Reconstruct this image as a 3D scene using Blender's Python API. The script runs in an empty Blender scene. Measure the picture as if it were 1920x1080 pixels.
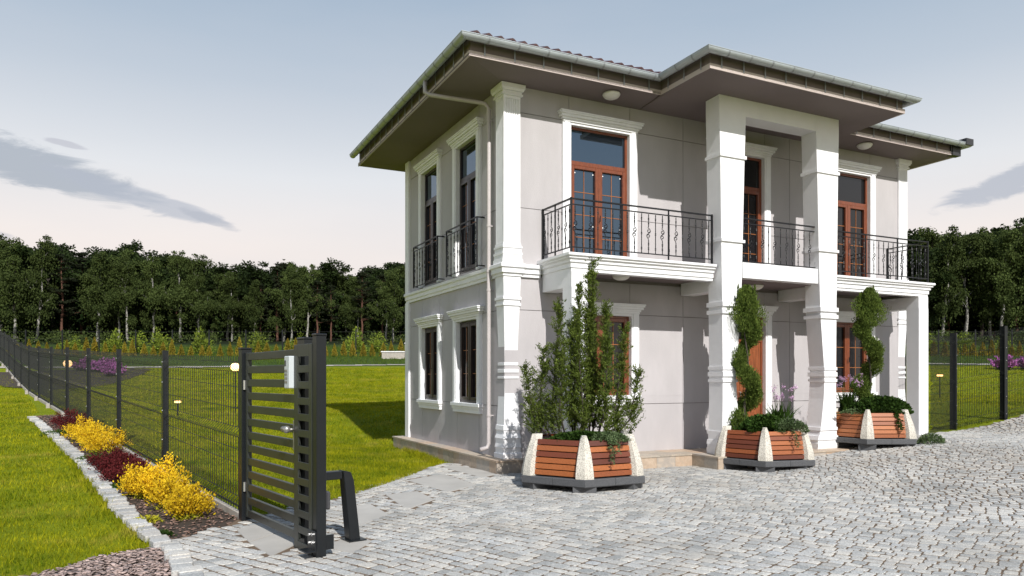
import bpy, math, random
import numpy as np
from mathutils import Vector, Matrix, noise as mnoise
random.seed(7); rng = np.random.default_rng(7)
sc = bpy.context.scene
COL = sc.collection
R_ = math.radians

# ------------------------------------------------------------ camera
F_PX, Y_H, H_CAM = 1392.0, 708.0, 1.6
cam_d = bpy.data.cameras.new('camera'); cam = bpy.data.objects.new('camera', cam_d); COL.objects.link(cam)
cam.location = (0, 0, H_CAM); cam.rotation_euler = (R_(90), 0, 0)
cam_d.sensor_width = 36; cam_d.lens = 36 * F_PX / 1920; cam_d.shift_y = (Y_H - 540) / 1920
cam_d.clip_start = .05; cam_d.clip_end = 3000
sc.camera = cam

# ------------------------------------------------------------ house frame and sun
TH = .456; HX, HY = -.124, 12.36
HC, HS = math.cos(TH), math.sin(TH)
def hw(a, b): return (HX + a * HC - b * HS, HY + a * HS + b * HC)
sa, sb, sz = .105, 1.0, -.86
sd = Vector((sa * HC - sb * HS, sa * HS + sb * HC, sz)).normalized()
sun_el = math.asin(-sd.z); sun_az = math.atan2(-sd.x, -sd.y)      # from +Y clockwise
sl = bpy.data.lights.new('sun', 'SUN'); sl.energy = 4.6; sl.angle = R_(.5); sl.color = (1, .965, .915)
so = bpy.data.objects.new('sun', sl); COL.objects.link(so)
so.rotation_euler = sd.to_track_quat('-Z', 'Y').to_euler(); so.location = (0, -10, 30)

# ------------------------------------------------------------ node helpers
class NT:
    def __init__(s, nt): s.nt = nt; s.nt.nodes.clear()
    def n(s, t, **k):
        nd = s.nt.nodes.new(t)
        for a, v in k.items():
            if a == 'inp':
                for i, x in v.items():
                    if isinstance(x, bpy.types.NodeSocket): s.nt.links.new(x, nd.inputs[i])
                    else: nd.inputs[i].default_value = x
            else: setattr(nd, a, v)
        return nd
    def math(s, op, a, b=0.0, c=0.0, clamp=False):
        nd = s.n('ShaderNodeMath', operation=op, use_clamp=clamp)
        for i, x in enumerate((a, b, c)):
            if isinstance(x, bpy.types.NodeSocket): s.nt.links.new(x, nd.inputs[i])
            else: nd.inputs[i].default_value = x
        return nd.outputs[0]
    def ramp(s, fac, stops, interp='LINEAR'):
        nd = s.n('ShaderNodeValToRGB'); cr = nd.color_ramp; cr.interpolation = interp
        while len(cr.elements) < len(stops): cr.elements.new(.5)
        for e, (p, c) in zip(cr.elements, stops):
            e.position = p; e.color = (c[0], c[1], c[2], 1) if len(c) == 3 else c
        s.nt.links.new(fac, nd.inputs[0]); return nd.outputs[0]
    def mix(s, f, a, b, mode='MIX'):
        nd = s.n('ShaderNodeMix', data_type='RGBA', blend_type=mode)
        for i, x in ((0, f), (6, a), (7, b)):
            if isinstance(x, bpy.types.NodeSocket): s.nt.links.new(x, nd.inputs[i])
            elif i == 0: nd.inputs[0].default_value = x
            else: nd.inputs[i].default_value = (*x[:3], 1)
        return nd.outputs[2]
    def noise(s, scale, detail=4, rough=.55, vec=None, col=False, dist=0.):
        nd = s.n('ShaderNodeTexNoise'); nd.inputs['Scale'].default_value = scale
        nd.inputs['Detail'].default_value = detail; nd.inputs['Roughness'].default_value = rough
        nd.inputs['Distortion'].default_value = dist
        if vec is not None: s.nt.links.new(vec, nd.inputs['Vector'])
        return nd.outputs['Color' if col else 'Fac']

# ------------------------------------------------------------ sky
W = bpy.data.worlds.new('World'); sc.world = W; W.use_nodes = True
w = NT(W.node_tree)
sky = w.n('ShaderNodeTexSky', sky_type='NISHITA', sun_disc=False, sun_elevation=sun_el, sun_rotation=sun_az,
          air_density=1.0, dust_density=2.5, ozone_density=1.5)
tc = w.n('ShaderNodeTexCoord'); sep = w.n('ShaderNodeSeparateXYZ', inp={0: tc.outputs['Generated']})
X, Y, Z = sep.outputs
hor = w.math('SQRT', w.math('ADD', w.math('MULTIPLY', X, X), w.math('MULTIPLY', Y, Y)))
el = w.math('ARCTAN2', Z, hor); az = w.math('ARCTAN2', X, Y)
grad = w.ramp(w.math('DIVIDE', el, R_(45), clamp=True),
              [(0, (.96, .83, .74)), (.20, (.93, .84, .79)), (.32, (.79, .80, .82)), (.46, (.53, .60, .685)), (.64, (.335, .445, .575)), (1, (.23, .36, .56))])
# broad veils, as in a thin overcast
mp = w.n('ShaderNodeMapping', inp={0: tc.outputs['Generated'], 3: (1.2, 1.2, 5.0)})
veil = w.noise(1.6, 5, .5, mp.outputs[0])
grad = w.mix(w.ramp(veil, [(.42, (0, 0, 0)), (.75, (.28, .28, .28))]), grad, (.66, .67, .71))
def cloud(az0, el0, wa, we, tilt, sd_, col=(.30, .33, .40), dens=.9):
    global grad
    da = w.math('SUBTRACT', az, R_(az0)); de = w.math('SUBTRACT', el, R_(el0))
    de = w.math('ADD', de, w.math('MULTIPLY', da, tilt))
    q = w.math('ADD', w.math('POWER', w.math('DIVIDE', da, R_(wa)), 2), w.math('POWER', w.math('DIVIDE', de, R_(we)), 2))
    m = w.n('ShaderNodeMapping', inp={0: tc.outputs['Generated'], 1: (sd_, sd_ * .7, 0), 3: (5, 5, 22)})
    nz = w.noise(2.3, 9, .66, m.outputs[0], dist=.9)
    v = w.math('SUBTRACT', w.math('ADD', w.math('MULTIPLY', nz, 2.2), .15), q)
    f = w.ramp(v, [(.35, (0, 0, 0)), (1.15, (dens, dens, dens))], 'EASE')
    grad = w.mix(f, grad, col)
cloud(-32.5, 13.4, 8.5, 1.75, .20, .0, (.40, .44, .50), .85)
cloud(-26.5, 12.2, 6.5, .85, .22, 3.1, (.46, .49, .56), .7)
cloud(-22.3, 11.2, 2.6, .45, .30, 5.3, (.45, .47, .53), .6)
cloud(-31, 15.1, 1.5, .25, .1, 1.3, (.5, .5, .56), .6)
cloud(33.5, 12.2, 4.6, 1.1, -.28, 9.0, (.46, .49, .56), .8)
cloud(-35.5, 9.0, 2.0, .5, .1, 7.0, (.5, .5, .55), .6)
cloud(70, 20, 16, 4, .1, 2.0); cloud(150, 25, 20, 5, .0, 4.0); cloud(-120, 18, 18, 4, .1, 6.0)
bg1 = w.n('ShaderNodeBackground', inp={0: sky.outputs[0], 1: .055})
bg2 = w.n('ShaderNodeBackground', inp={0: grad, 1: .93})
add = w.n('ShaderNodeMixShader', inp={0: .86, 1: bg1.outputs[0], 2: bg2.outputs[0]})
w.n('ShaderNodeOutputWorld', inp={0: add.outputs[0]})

sc.view_settings.view_transform = 'Standard'; sc.view_settings.look = 'None'
sc.view_settings.gamma = 1; sc.view_settings.exposure = 0.28; sc.view_settings.use_curve_mapping = False
sc.render.engine = 'CYCLES'
sc.cycles.use_denoising = True; sc.cycles.max_bounces = 6; sc.cycles.diffuse_bounces = 3
sc.cycles.transparent_max_bounces = 6; sc.cycles.caustics_reflective = False; sc.cycles.caustics_refractive = False
sc.cycles.sample_clamp_indirect = 6

# ------------------------------------------------------------ terrain
def ss(a, b, x):
    t = np.clip((np.asarray(x, float) - a) / (b - a), 0, 1); return t * t * (3 - 2 * t)
TY = [0, 7.5, 9, 12, 28, 33, 40, 50, 62, 75, 110, 200, 900]
TZ = [0, 0, .05, .17, .92, 1.35, 2.17, 3.04, 4.1, 5.26, 7.6, 11, 14]
def G(X, Y):
    X = np.asarray(X, float); Y = np.asarray(Y, float)
    dx = X - HX; dy = Y - HY; a = dx * HC + dy * HS; b = -dx * HS + dy * HC
    da = np.maximum(np.maximum(-.4 - a, a - 10.5), 0); db = np.maximum(np.maximum(-9 - b, b - 6), 0)
    m = ss(0, 4.5, np.hypot(da, db))
    return np.interp(Y, TY, TZ) * m + .38 * ss(3.5, 9, X) * ss(7, 13, Y) * (1 - ss(18, 30, Y))
def g(x, y): return float(G(x, y))

# ------------------------------------------------------------ mesh helpers
class MB:
    def __init__(s, T=None): s.v = []; s.f = []; s.T = T
    def add(s, vs, fs):
        o = len(s.v)
        if s.T: vs = [s.T(*p) for p in vs]
        s.v += [tuple(p) for p in vs]; s.f += [tuple(i + o for i in q) for q in fs]
    def box(s, x0, x1, y0, y1, z0, z1):
        s.add([(x0, y0, z0), (x1, y0, z0), (x1, y1, z0), (x0, y1, z0), (x0, y0, z1), (x1, y0, z1), (x1, y1, z1), (x0, y1, z1)],
              [(0, 3, 2, 1), (4, 5, 6, 7), (0, 1, 5, 4), (1, 2, 6, 5), (2, 3, 7, 6), (3, 0, 4, 7)])
    def loft(s, rings, caps=True):
        n = len(rings[0]); vs = [p for r in rings for p in r]; fs = []
        for k in range(len(rings) - 1):
            for i in range(n):
                j = (i + 1) % n; fs.append((k * n + i, k * n + j, (k + 1) * n + j, (k + 1) * n + i))
        if caps: fs += [tuple(range(n))[::-1], tuple((len(rings) - 1) * n + i for i in range(n))]
        s.add(vs, fs)
    def ext(s, poly, z0, z1):
        s.loft([[(x, y, z0) for x, y in poly], [(x, y, z1) for x, y in poly]])
    def rects(s, prof):      # prof: list of (x0,x1,y0,y1,z)
        s.loft([[(a, c, z), (b, c, z), (b, d, z), (a, d, z)] for a, b, c, d, z in prof])
    def tube(s, pts, r, n=8, caps=True, square=False):
        pts = [Vector(p) for p in pts]; rs = r if isinstance(r, (list, tuple)) else [r] * len(pts)
        rings = []; up = None
        for i, p in enumerate(pts):
            t = (pts[min(i + 1, len(pts) - 1)] - pts[max(i - 1, 0)]).normalized()
            if up is None or abs(t.dot(up)) > .98: up = Vector((0, 0, 1)) if abs(t.z) < .9 else Vector((1, 0, 0))
            u = t.cross(up).normalized(); v = u.cross(t).normalized(); up = v
            off = math.pi / 4 if square else 0
            rings.append([tuple(p + (u * math.cos(2 * math.pi * k / n + off) + v * math.sin(2 * math.pi * k / n + off)) * rs[i]) for k in range(n)])
        s.loft(rings, caps)
    def sphere(s, c, r, n=10, m=6, sz=1.0):
        rings = []
        for k in range(1, m):
            ph = math.pi * k / m
            rings.append([(c[0] + r * math.sin(ph) * math.cos(2 * math.pi * i / n), c[1] + r * math.sin(ph) * math.sin(2 * math.pi * i / n), c[2] - r * sz * math.cos(ph)) for i in range(n)])
        s.loft(rings)
    def mesh(s, name, mat=None):
        me = bpy.data.meshes.new(name); me.from_pydata(s.v, [], s.f); me.update()
        if mat: me.materials.append(mat)
        return me
    def build(s, name, mat, parent=None, smooth=False, loc=None, bevel=0):
        me = s.mesh(name, mat)
        if smooth: me.shade_smooth()
        return link(name, me, parent, loc, bevel=bevel)
def link(name, me, parent=None, loc=None, rot=None, scale=None, bevel=0):
    o = bpy.data.objects.new(name, me); COL.objects.link(o); o.parent = parent
    if loc is not None: o.location = loc
    if rot is not None: o.rotation_euler = rot
    if scale is not None: o.scale = scale if isinstance(scale, (tuple, list)) else (scale,) * 3
    if bevel:
        bv = o.modifiers.new('bevel', 'BEVEL'); bv.width = bevel; bv.segments = 1; bv.limit_method = 'ANGLE'
    return o
def tag(o, label=None, cat=None, group=None, kind=None):
    if label: o['label'] = label
    if cat: o['category'] = cat
    if group: o['group'] = group
    if kind: o['kind'] = kind
    return o
def empty(name, loc=(0, 0, 0), rz=0.0):
    o = bpy.data.objects.new(name, None); COL.objects.link(o); o.location = loc; o.rotation_euler = (0, 0, rz); o.empty_display_size = .3
    return o
def np_mesh(name, verts, faces, mat, nper=3):
    """fast mesh from numpy: verts (N,3), faces (M,nper)"""
    me = bpy.data.meshes.new(name); nv, nf = len(verts), len(faces)
    me.vertices.add(nv); me.vertices.foreach_set('co', np.asarray(verts, np.float32).ravel())
    me.loops.add(nf * nper); me.loops.foreach_set('vertex_index', np.asarray(faces, np.int32).ravel())
    me.polygons.add(nf); me.polygons.foreach_set('loop_start', np.arange(0, nf * nper, nper, dtype=np.int32))
    me.polygons.foreach_set('loop_total', np.full(nf, nper, np.int32))
    me.update(calc_edges=True); me.validate()
    if mat: me.materials.append(mat)
    return me
def leaves_np(C, L, Wd, D, N=None):
    """diamond leaf quads: centres C, length L, width Wd, axis D (unit), spread random"""
    n = len(C); L = np.broadcast_to(L, n); Wd = np.broadcast_to(Wd, n)
    r = rng.normal(size=(n, 3)) if N is None else N
    s = np.cross(D, r); s /= np.linalg.norm(s, axis=1, keepdims=True) + 1e-9
    a = C - D * (L / 2)[:, None]; b = C + D * (L / 2)[:, None]; c = C + s * (Wd / 2)[:, None]; d = C - s * (Wd / 2)[:, None]
    V = np.stack([a, c, b, d], 1).reshape(-1, 3); Fc = np.arange(4 * n).reshape(n, 4)
    return V, Fc
def unit(v): return v / (np.linalg.norm(v, axis=1, keepdims=True) + 1e-9)
def in_poly(px, py, poly):
    px = np.asarray(px); py = np.asarray(py); ins = np.zeros(px.shape, bool); n = len(poly)
    for i in range(n):
        x1, y1 = poly[i]; x2, y2 = poly[(i + 1) % n]
        c = ((y1 > py) != (y2 > py)) & (px < (x2 - x1) * (py - y1) / (y2 - y1 + 1e-12) + x1)
        ins ^= c
    return ins

# ------------------------------------------------------------ materials
MATS = {}
def mat(name, base, rough=.6, pal=None, metal=0, spec=.5, var=0, vscale=8, bump=0, bscale=60, island=0, grain=None, coat=0, emit=None, coords='Object', detail=5, stretch=None):
    m = bpy.data.materials.new(name); m.use_nodes = True; t = NT(m.node_tree)
    co = t.n('ShaderNodeTexCoord').outputs[coords]
    if stretch: co = t.n('ShaderNodeMapping', inp={0: co, 3: stretch}).outputs[0]
    col = None
    if var:
        nz = t.noise(vscale, detail, .6, co)
        lo = tuple(c * (1 - var) for c in base); hi = tuple(min(1, c * (1 + var)) for c in base)
        col = t.ramp(nz, [(.3, lo), (.7, hi)])
    if grain:   # (scale, colour, amount)
        nz = t.noise(grain[0], 2, .7, co)
        col = t.mix(t.ramp(nz, [(.5, (0, 0, 0)), (.62, (grain[2],) * 3)]), col if col else base, grain[1])
    if pal:
        ri = t.n('ShaderNodeNewGeometry').outputs['Random Per Island']; oi = t.n('ShaderNodeObjectInfo').outputs['Random']
        pc = t.ramp(t.math('FRACT', t.math('ADD', ri, oi)), pal)
        col = t.mix(1.0, pc, t.ramp(t.noise(vscale, detail, .6, co), [(.3, (.65,) * 3), (.7, (1.3,) * 3)]), 'MULTIPLY')
    if island:
        ri = t.n('ShaderNodeNewGeometry').outputs['Random Per Island']
        oi = t.n('ShaderNodeObjectInfo').outputs['Random']
        rr = t.math('FRACT', t.math('ADD', ri, oi))
        k = t.ramp(rr, [(0, (1 - island,) * 3), (1, (1 + island,) * 3)])
        col = t.mix(1.0, col if col else base, k, 'MULTIPLY')
    b = t.n('ShaderNodeBsdfPrincipled')
    if col is not None: t.nt.links.new(col, b.inputs['Base Color'])
    else: b.inputs['Base Color'].default_value = (*base, 1)
    b.inputs['Roughness'].default_value = rough; b.inputs['Metallic'].default_value = metal
    b.inputs['Specular IOR Level'].default_value = spec; b.inputs['Coat Weight'].default_value = coat
    if emit:
        b.inputs['Emission Color'].default_value = (*emit[0], 1); b.inputs['Emission Strength'].default_value = emit[1]
    if bump:
        bp = t.n('ShaderNodeBump', inp={0: bump, 1: .01, 2: t.noise(bscale, 6, .6, co)}) if False else t.n('ShaderNodeBump')
        bp.inputs['Strength'].default_value = bump; bp.inputs['Distance'].default_value = .01
        t.nt.links.new(t.noise(bscale, 6, .6, co), bp.inputs['Height']); t.nt.links.new(bp.outputs[0], b.inputs['Normal'])
    t.n('ShaderNodeOutputMaterial', inp={0: b.outputs[0]})
    MATS[name] = m; return m
def leafmat(name, c1, c2, trans=.25, nscale=.7, rough=.7, na=.9, dry=0):
    m = bpy.data.materials.new(name); m.use_nodes = True; t = NT(m.node_tree)
    ge = t.n('ShaderNodeNewGeometry'); oi = t.n('ShaderNodeObjectInfo')
    co = t.n('ShaderNodeTexCoord').outputs['Object']
    rr = t.math('FRACT', t.math('ADD', ge.outputs['Random Per Island'], oi.outputs['Random']))
    f = t.math('ADD', t.math('MULTIPLY', rr, .55), t.math('MULTIPLY', t.noise(nscale, 4, .65, co), na))
    col = t.ramp(t.math('SUBTRACT', f, .22 + (na - .9) * .5, clamp=True), [(.1, c1), (.85, c2)])
    if dry:
        col = t.mix(t.ramp(t.noise(1.1, 6, .7, co), [(.52, (0, 0, 0)), (.68, (dry,) * 3)]), col, (.42, .34, .07))
        col = t.mix(t.ramp(t.noise(2.3, 5, .7, co), [(.30, (dry,) * 3), (.46, (0, 0, 0))]), col, (.045, .085, .006))
    k = t.ramp(oi.outputs['Random'], [(0, (.8,) * 3), (1, (1.2,) * 3)])
    col = t.mix(1.0, col, k, 'MULTIPLY')
    d = t.n('ShaderNodeBsdfPrincipled', inp={'Base Color': col, 'Roughness': rough, 'Specular IOR Level': .08})
    tr = t.n('ShaderNodeBsdfTranslucent', inp={0: col})
    mx = t.n('ShaderNodeMixShader', inp={0: trans, 1: d.outputs[0], 2: tr.outputs[0]})
    t.n('ShaderNodeOutputMaterial', inp={0: mx.outputs[0]}); return m

M_stucco = mat('stucco', (.430, .410, .418), .85, spec=.2, var=.07, vscale=2.2, stretch=(1, 1, .35),  bump=.35, bscale=90, island=.02)
M_joint = mat('joint', (.22, .195, .185), .9)
M_white = mat('white_paint', (.765, .77, .785), .6, spec=.3, var=.03, vscale=3, bump=.25, bscale=14)
M_trim = mat('white_trim', (.765, .77, .785), .55, spec=.3, var=.05, vscale=5, bump=.12, bscale=40)
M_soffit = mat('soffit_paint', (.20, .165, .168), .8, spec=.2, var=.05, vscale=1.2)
M_fascia = mat('fascia_paint', (.50, .43, .40), .7, var=.04, vscale=2)
M_gutter = mat('gutter_zinc', (.42, .46, .49), .4, metal=.35, var=.1, vscale=3)
M_gbrk = mat('bracket_metal', (.30, .32, .34), .5, metal=.4)
M_pipe = mat('downpipe_paint', (.44, .405, .40), .5, var=.05)
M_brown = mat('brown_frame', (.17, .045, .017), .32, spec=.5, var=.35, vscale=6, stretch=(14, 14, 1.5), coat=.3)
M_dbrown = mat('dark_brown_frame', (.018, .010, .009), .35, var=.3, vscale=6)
M_gold = mat('muntin_bronze', (.30, .11, .035), .4, var=.1)
M_door = mat('door_wood', (.22, .065, .022), .38, var=.4, vscale=4, stretch=(9, 9, 1), coat=.2)
M_iron = mat('wrought_iron', (.008, .009, .011), .45, spec=.35)
M_tile = mat('roof_tile', (.055, .018, .016), .55, var=.35, vscale=5, island=.25)
M_roofd = mat('roof_edge_dark', (.03, .03, .033), .5)
M_dotm = mat('white_dot', (.8, .8, .78), .5)
M_lamp = mat('lamp_glass', (.72, .71, .68), .35)
M_anth = mat('anthracite_steel', (.009, .011, .013), .34, metal=.1, spec=.5, var=.15, vscale=3, bump=.03, bscale=200)
M_gate = mat('gate_steel', (.034, .038, .034), .34, metal=.3, spec=.6, var=.18, vscale=2.5, bump=.03, bscale=220)
M_wire = mat('fence_wire', (.014, .016, .015), .5, metal=.2)
M_conc = mat('concrete', (.36, .33, .29), .9, var=.18, vscale=9, bump=.3, bscale=80)
M_slab = mat('slab_concrete', (.36, .345, .32), .85, var=.10, vscale=2.2, bump=.12, bscale=120, detail=8)
M_bolt = mat('bolt', (.55, .55, .55), .3, metal=.8)
M_knob = mat('aged_metal', (.34, .33, .31), .4, metal=.7, var=.2, vscale=30)
M_key = mat('keypad_grey', (.52, .56, .58), .45)
M_keyd = mat('keypad_dark', (.05, .05, .055), .4)
M_fin = mat('white_aggregate', (.60, .57, .50), .9, var=.12, vscale=7, grain=(75, (.16, .14, .11), .8), bump=.8, bscale=130)
M_slat = mat('planter_wood', (.185, .047, .014), .5, var=.38, vscale=5, stretch=(1.6, 12, 30), pal=[(0, (.085, .020, .009)), (.3, (.15, .034, .012)), (.6, (.23, .062, .017)), (.85, (.33, .10, .026)), (1, (.12, .03, .012))], coat=.1)
M_slat2 = mat('planter_wood_faded', (.33, .105, .034), .5, var=.3, vscale=5, stretch=(1.6, 12, 30), pal=[(0, (.22, .065, .022)), (.4, (.31, .095, .030)), (.8, (.40, .14, .048)), (1, (.26, .08, .028))])
M_gran = mat('dark_granite', (.055, .058, .062), .55, grain=(220, (.16, .16, .17), .7), bump=.2, bscale=160)
M_soil = mat('soil', (.035, .024, .016), .95, var=.4, vscale=20, bump=.9, bscale=40)
M_chip = mat('bark_chip', (.20, .125, .095), .85, island=.55, var=.2, vscale=40)
M_chip2 = mat('slate_chip', (.30, .225, .20), .8, island=.5, var=.25, vscale=50)
M_bark = mat('birch_bark', (.30, .29, .26), .8, grain=(7, (.05, .045, .04), .9))
M_pbark = mat('pine_bark', (.10, .045, .028), .9, var=.4, vscale=12)
M_dbark = mat('dark_bark', (.045, .036, .028), .9, var=.3, vscale=12)
M_purple = leafmat('purple_bloom', (.30, .06, .28), (.55, .22, .50), .2)
M_pink = leafmat('lilac_bloom', (.42, .22, .42), (.65, .45, .62), .2)
M_yel = leafmat('yellow_leaf', (.55, .33, .012), (.86, .62, .03), .3, 6)
M_yelg = leafmat('yellow_green_leaf', (.20, .22, .02), (.5, .45, .03), .3, 5)
M_red = leafmat('barberry_leaf', (.050, .008, .010), (.13, .022, .022), .2, 6)
M_thuja = leafmat('golden_thuja', (.08, .11, .012), (.36, .25, .035), .2, 3)
M_lime = leafmat('lime_bush', (.10, .15, .02), (.25, .30, .04), .3, 2)
M_con = leafmat('conifer_leaf', (.034, .060, .010), (.165, .215, .040), .2, 5)
M_con2 = leafmat('conifer_green', (.030, .060, .012), (.17, .23, .045), .2, 6)
M_dleaf = leafmat('dark_ground_leaf', (.014, .036, .007), (.055, .105, .018), .2, 8)
M_gleaf = leafmat('grey_creeper', (.045, .075, .030), (.13, .18, .08), .2, 8)
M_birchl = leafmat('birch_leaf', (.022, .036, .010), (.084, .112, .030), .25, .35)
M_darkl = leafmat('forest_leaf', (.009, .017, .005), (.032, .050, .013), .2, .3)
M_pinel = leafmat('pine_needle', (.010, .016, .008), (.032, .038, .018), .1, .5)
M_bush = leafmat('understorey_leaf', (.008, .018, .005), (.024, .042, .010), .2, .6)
M_blade = leafmat('grass_blade', (.065, .115, .003), (.36, .345, .012), .35, .9, .95, 1.5, .55)
M_blade2 = leafmat('meadow_blade', (.05, .085, .012), (.10, .15, .02), .3, .2)

def glassmat(name, base, rough=.02, ior=1.5, tint=(1, 1, 1)):
    m = bpy.data.materials.new(name); m.use_nodes = True; t = NT(m.node_tree)
    b = t.n('ShaderNodeBsdfPrincipled'); b.inputs['Base Color'].default_value = (*base, 1)
    b.inputs['Roughness'].default_value = rough; b.inputs['IOR'].default_value = ior; b.inputs['Specular Tint'].default_value = (*tint, 1)
    co = t.n('ShaderNodeTexCoord').outputs['Object']
    bp = t.n('ShaderNodeBump'); bp.inputs['Strength'].default_value = .05; bp.inputs['Distance'].default_value = .02
    t.nt.links.new(t.noise(1.3, 1, .5, co), bp.inputs['Height']); t.nt.links.new(bp.outputs[0], b.inputs['Normal'])
    t.n('ShaderNodeOutputMaterial', inp={0: b.outputs[0]}); return m
M_glass = glassmat('sky_tint_glass', (.008, .010, .013), .02, 2.5, (.50, .74, 1.0))  # strong blue specular tint stands in for blue sky reflected in the panes
M_glassd = glassmat('dark_glass', (.006, .006, .007), .03, 1.55)

def lawnmat(name, stops):
    m = bpy.data.materials.new(name); m.use_nodes = True; t = NT(m.node_tree)
    co = t.n('ShaderNodeTexCoord').outputs['Object']
    a = t.noise(.35, 5, .6, co); b_ = t.noise(9, 5, .7, co); c_ = t.noise(60, 3, .7, co)
    f = t.math('ADD', t.math('MULTIPLY', a, .45), t.math('ADD', t.math('MULTIPLY', b_, .3), t.math('MULTIPLY', c_, .25)))
    col = t.ramp(f, stops)
    # ground colour turns darker beyond the path, near black from the forest edge on
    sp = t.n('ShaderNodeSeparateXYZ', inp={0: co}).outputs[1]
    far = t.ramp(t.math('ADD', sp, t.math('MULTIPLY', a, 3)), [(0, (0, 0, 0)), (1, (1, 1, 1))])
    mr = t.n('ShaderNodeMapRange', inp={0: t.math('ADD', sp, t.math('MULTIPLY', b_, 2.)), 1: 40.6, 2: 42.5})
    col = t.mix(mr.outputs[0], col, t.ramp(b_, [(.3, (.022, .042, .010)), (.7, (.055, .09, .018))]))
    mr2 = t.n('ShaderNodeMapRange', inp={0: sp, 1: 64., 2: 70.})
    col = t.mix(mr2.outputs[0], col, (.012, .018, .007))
    b = t.n('ShaderNodeBsdfPrincipled', inp={'Base Color': col, 'Roughness': .9, 'Specular IOR Level': .1})
    bp = t.n('ShaderNodeBump'); bp.inputs['Strength'].default_value = .8; bp.inputs['Distance'].default_value = .04
    t.nt.links.new(t.noise(45, 4, .7, co), bp.inputs['Height']); t.nt.links.new(bp.outputs[0], b.inputs['Normal'])
    t.n('ShaderNodeOutputMaterial', inp={0: b.outputs[0]}); return m
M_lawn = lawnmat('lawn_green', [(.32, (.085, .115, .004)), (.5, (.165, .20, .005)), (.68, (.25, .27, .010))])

def granite(name):
    m = bpy.data.materials.new(name); m.use_nodes = True; t = NT(m.node_tree)
    co = t.n('ShaderNodeTexCoord').outputs['Object']; ge = t.n('ShaderNodeNewGeometry')
    oi = t.n('ShaderNodeObjectInfo'); pos = ge.outputs['Position']
    rr = t.math('FRACT', t.math('ADD', ge.outputs['Random Per Island'], oi.outputs['Random']))
    base = t.ramp(rr, [(0, (.25, .255, .25)), (.3, (.345, .345, .335)), (.65, (.42, .41, .385)), (.85, (.48, .46, .42)), (1, (.35, .36, .365))])
    g1 = t.noise(75, 3, .85, pos); g2 = t.noise(2.0, 5, .6, pos); g3 = t.noise(30, 4, .7, pos)
    base = t.mix(t.ramp(g1, [(.50, (0, 0, 0)), (.60, (.5,) * 3)]), base, (.13, .135, .14))
    base = t.mix(t.ramp(g1, [(.36, (.5,) * 3), (.44, (0, 0, 0))]), base, (.56, .56, .54))
    base = t.mix(1., base, t.ramp(g3, [(.3, (.8,) * 3), (.7, (1.15,) * 3)]), 'MULTIPLY')
    base = t.mix(t.ramp(g2, [(.5, (0, 0, 0)), (.75, (.35,) * 3)]), base, (.42, .36, .29))
    base = t.mix(1., base, t.ramp(t.noise(.55, 6, .65, pos), [(.30, (.86, .85, .83)), (.60, (1.20,) * 3)]), 'MULTIPLY')
    b = t.n('ShaderNodeBsdfPrincipled', inp={'Base Color': base, 'Roughness': .72, 'Specular IOR Level': .4})
    bp = t.n('ShaderNodeBump'); bp.inputs['Strength'].default_value = .5; bp.inputs['Distance'].default_value = .008
    t.nt.links.new(t.noise(38, 5, .65, pos), bp.inputs['Height']); t.nt.links.new(bp.outputs[0], b.inputs['Normal'])
    t.n('ShaderNodeOutputMaterial', inp={0: b.outputs[0]}); return m
M_granite = granite('granite_sett')
M_sand = mat('joint_sand', (.12, .082, .052), .95, var=.4, vscale=6, bump=.6, bscale=90)
def tilemat():
    m = bpy.data.materials.new('plinth_stone'); m.use_nodes = True; t = NT(m.node_tree)
    ge = t.n('ShaderNodeNewGeometry'); oi = t.n('ShaderNodeObjectInfo')
    co = t.n('ShaderNodeTexCoord').outputs['Object']
    rr = t.math('FRACT', t.math('ADD', ge.outputs['Random Per Island'], oi.outputs['Random']))
    base = t.ramp(rr, [(0, (.30, .27, .23)), (.3, (.38, .32, .25)), (.6, (.42, .30, .21)), (.85, (.33, .31, .28)), (1, (.44, .37, .28))])
    wv = t.noise(5, 6, .7, co, dist=2.0)
    base = t.mix(t.ramp(wv, [(.45, (0, 0, 0)), (.62, (.6,) * 3)]), base, (.52, .42, .32))
    base = t.mix(t.ramp(t.noise(14, 5, .7, co), [(.5, (0, 0, 0)), (.7, (.4,) * 3)]), base, (.24, .21, .18))
    b = t.n('ShaderNodeBsdfPrincipled', inp={'Base Color': base, 'Roughness': .6})
    bp = t.n('ShaderNodeBump'); bp.inputs['Strength'].default_value = .3; bp.inputs['Distance'].default_value = .01
    t.nt.links.new(wv, bp.inputs['Height']); t.nt.links.new(bp.outputs[0], b.inputs['Normal'])
    t.n('ShaderNodeOutputMaterial', inp={0: b.outputs[0]}); return m
M_ptile = tilemat()

# ============================================================ GROUND
def lattice():
    xs = np.concatenate([-np.geomspace(900, 32, 26)[:-1], np.arange(-32, 24.01, .25), np.geomspace(26, 900, 26)])
    ys = np.concatenate([np.array([-60, -30, -12, -4]), np.arange(0, 46.01, .25), np.geomspace(47, 900, 40)])
    return xs, ys
xs, ys = lattice()
XX, YY = np.meshgrid(xs, ys, indexing='xy'); ZZ = G(XX, YY)
V = np.stack([XX, YY, ZZ], -1).reshape(-1, 3); nx = len(xs)
ii, jj = np.meshgrid(np.arange(nx - 1), np.arange(len(ys) - 1)); k0 = (jj * nx + ii).ravel()
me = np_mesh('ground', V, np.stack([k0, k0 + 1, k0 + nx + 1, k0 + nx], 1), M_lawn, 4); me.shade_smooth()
ground = tag(link('ground', me), 'green lawn and meadow rising gently to the forest', kind='structure')

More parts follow.
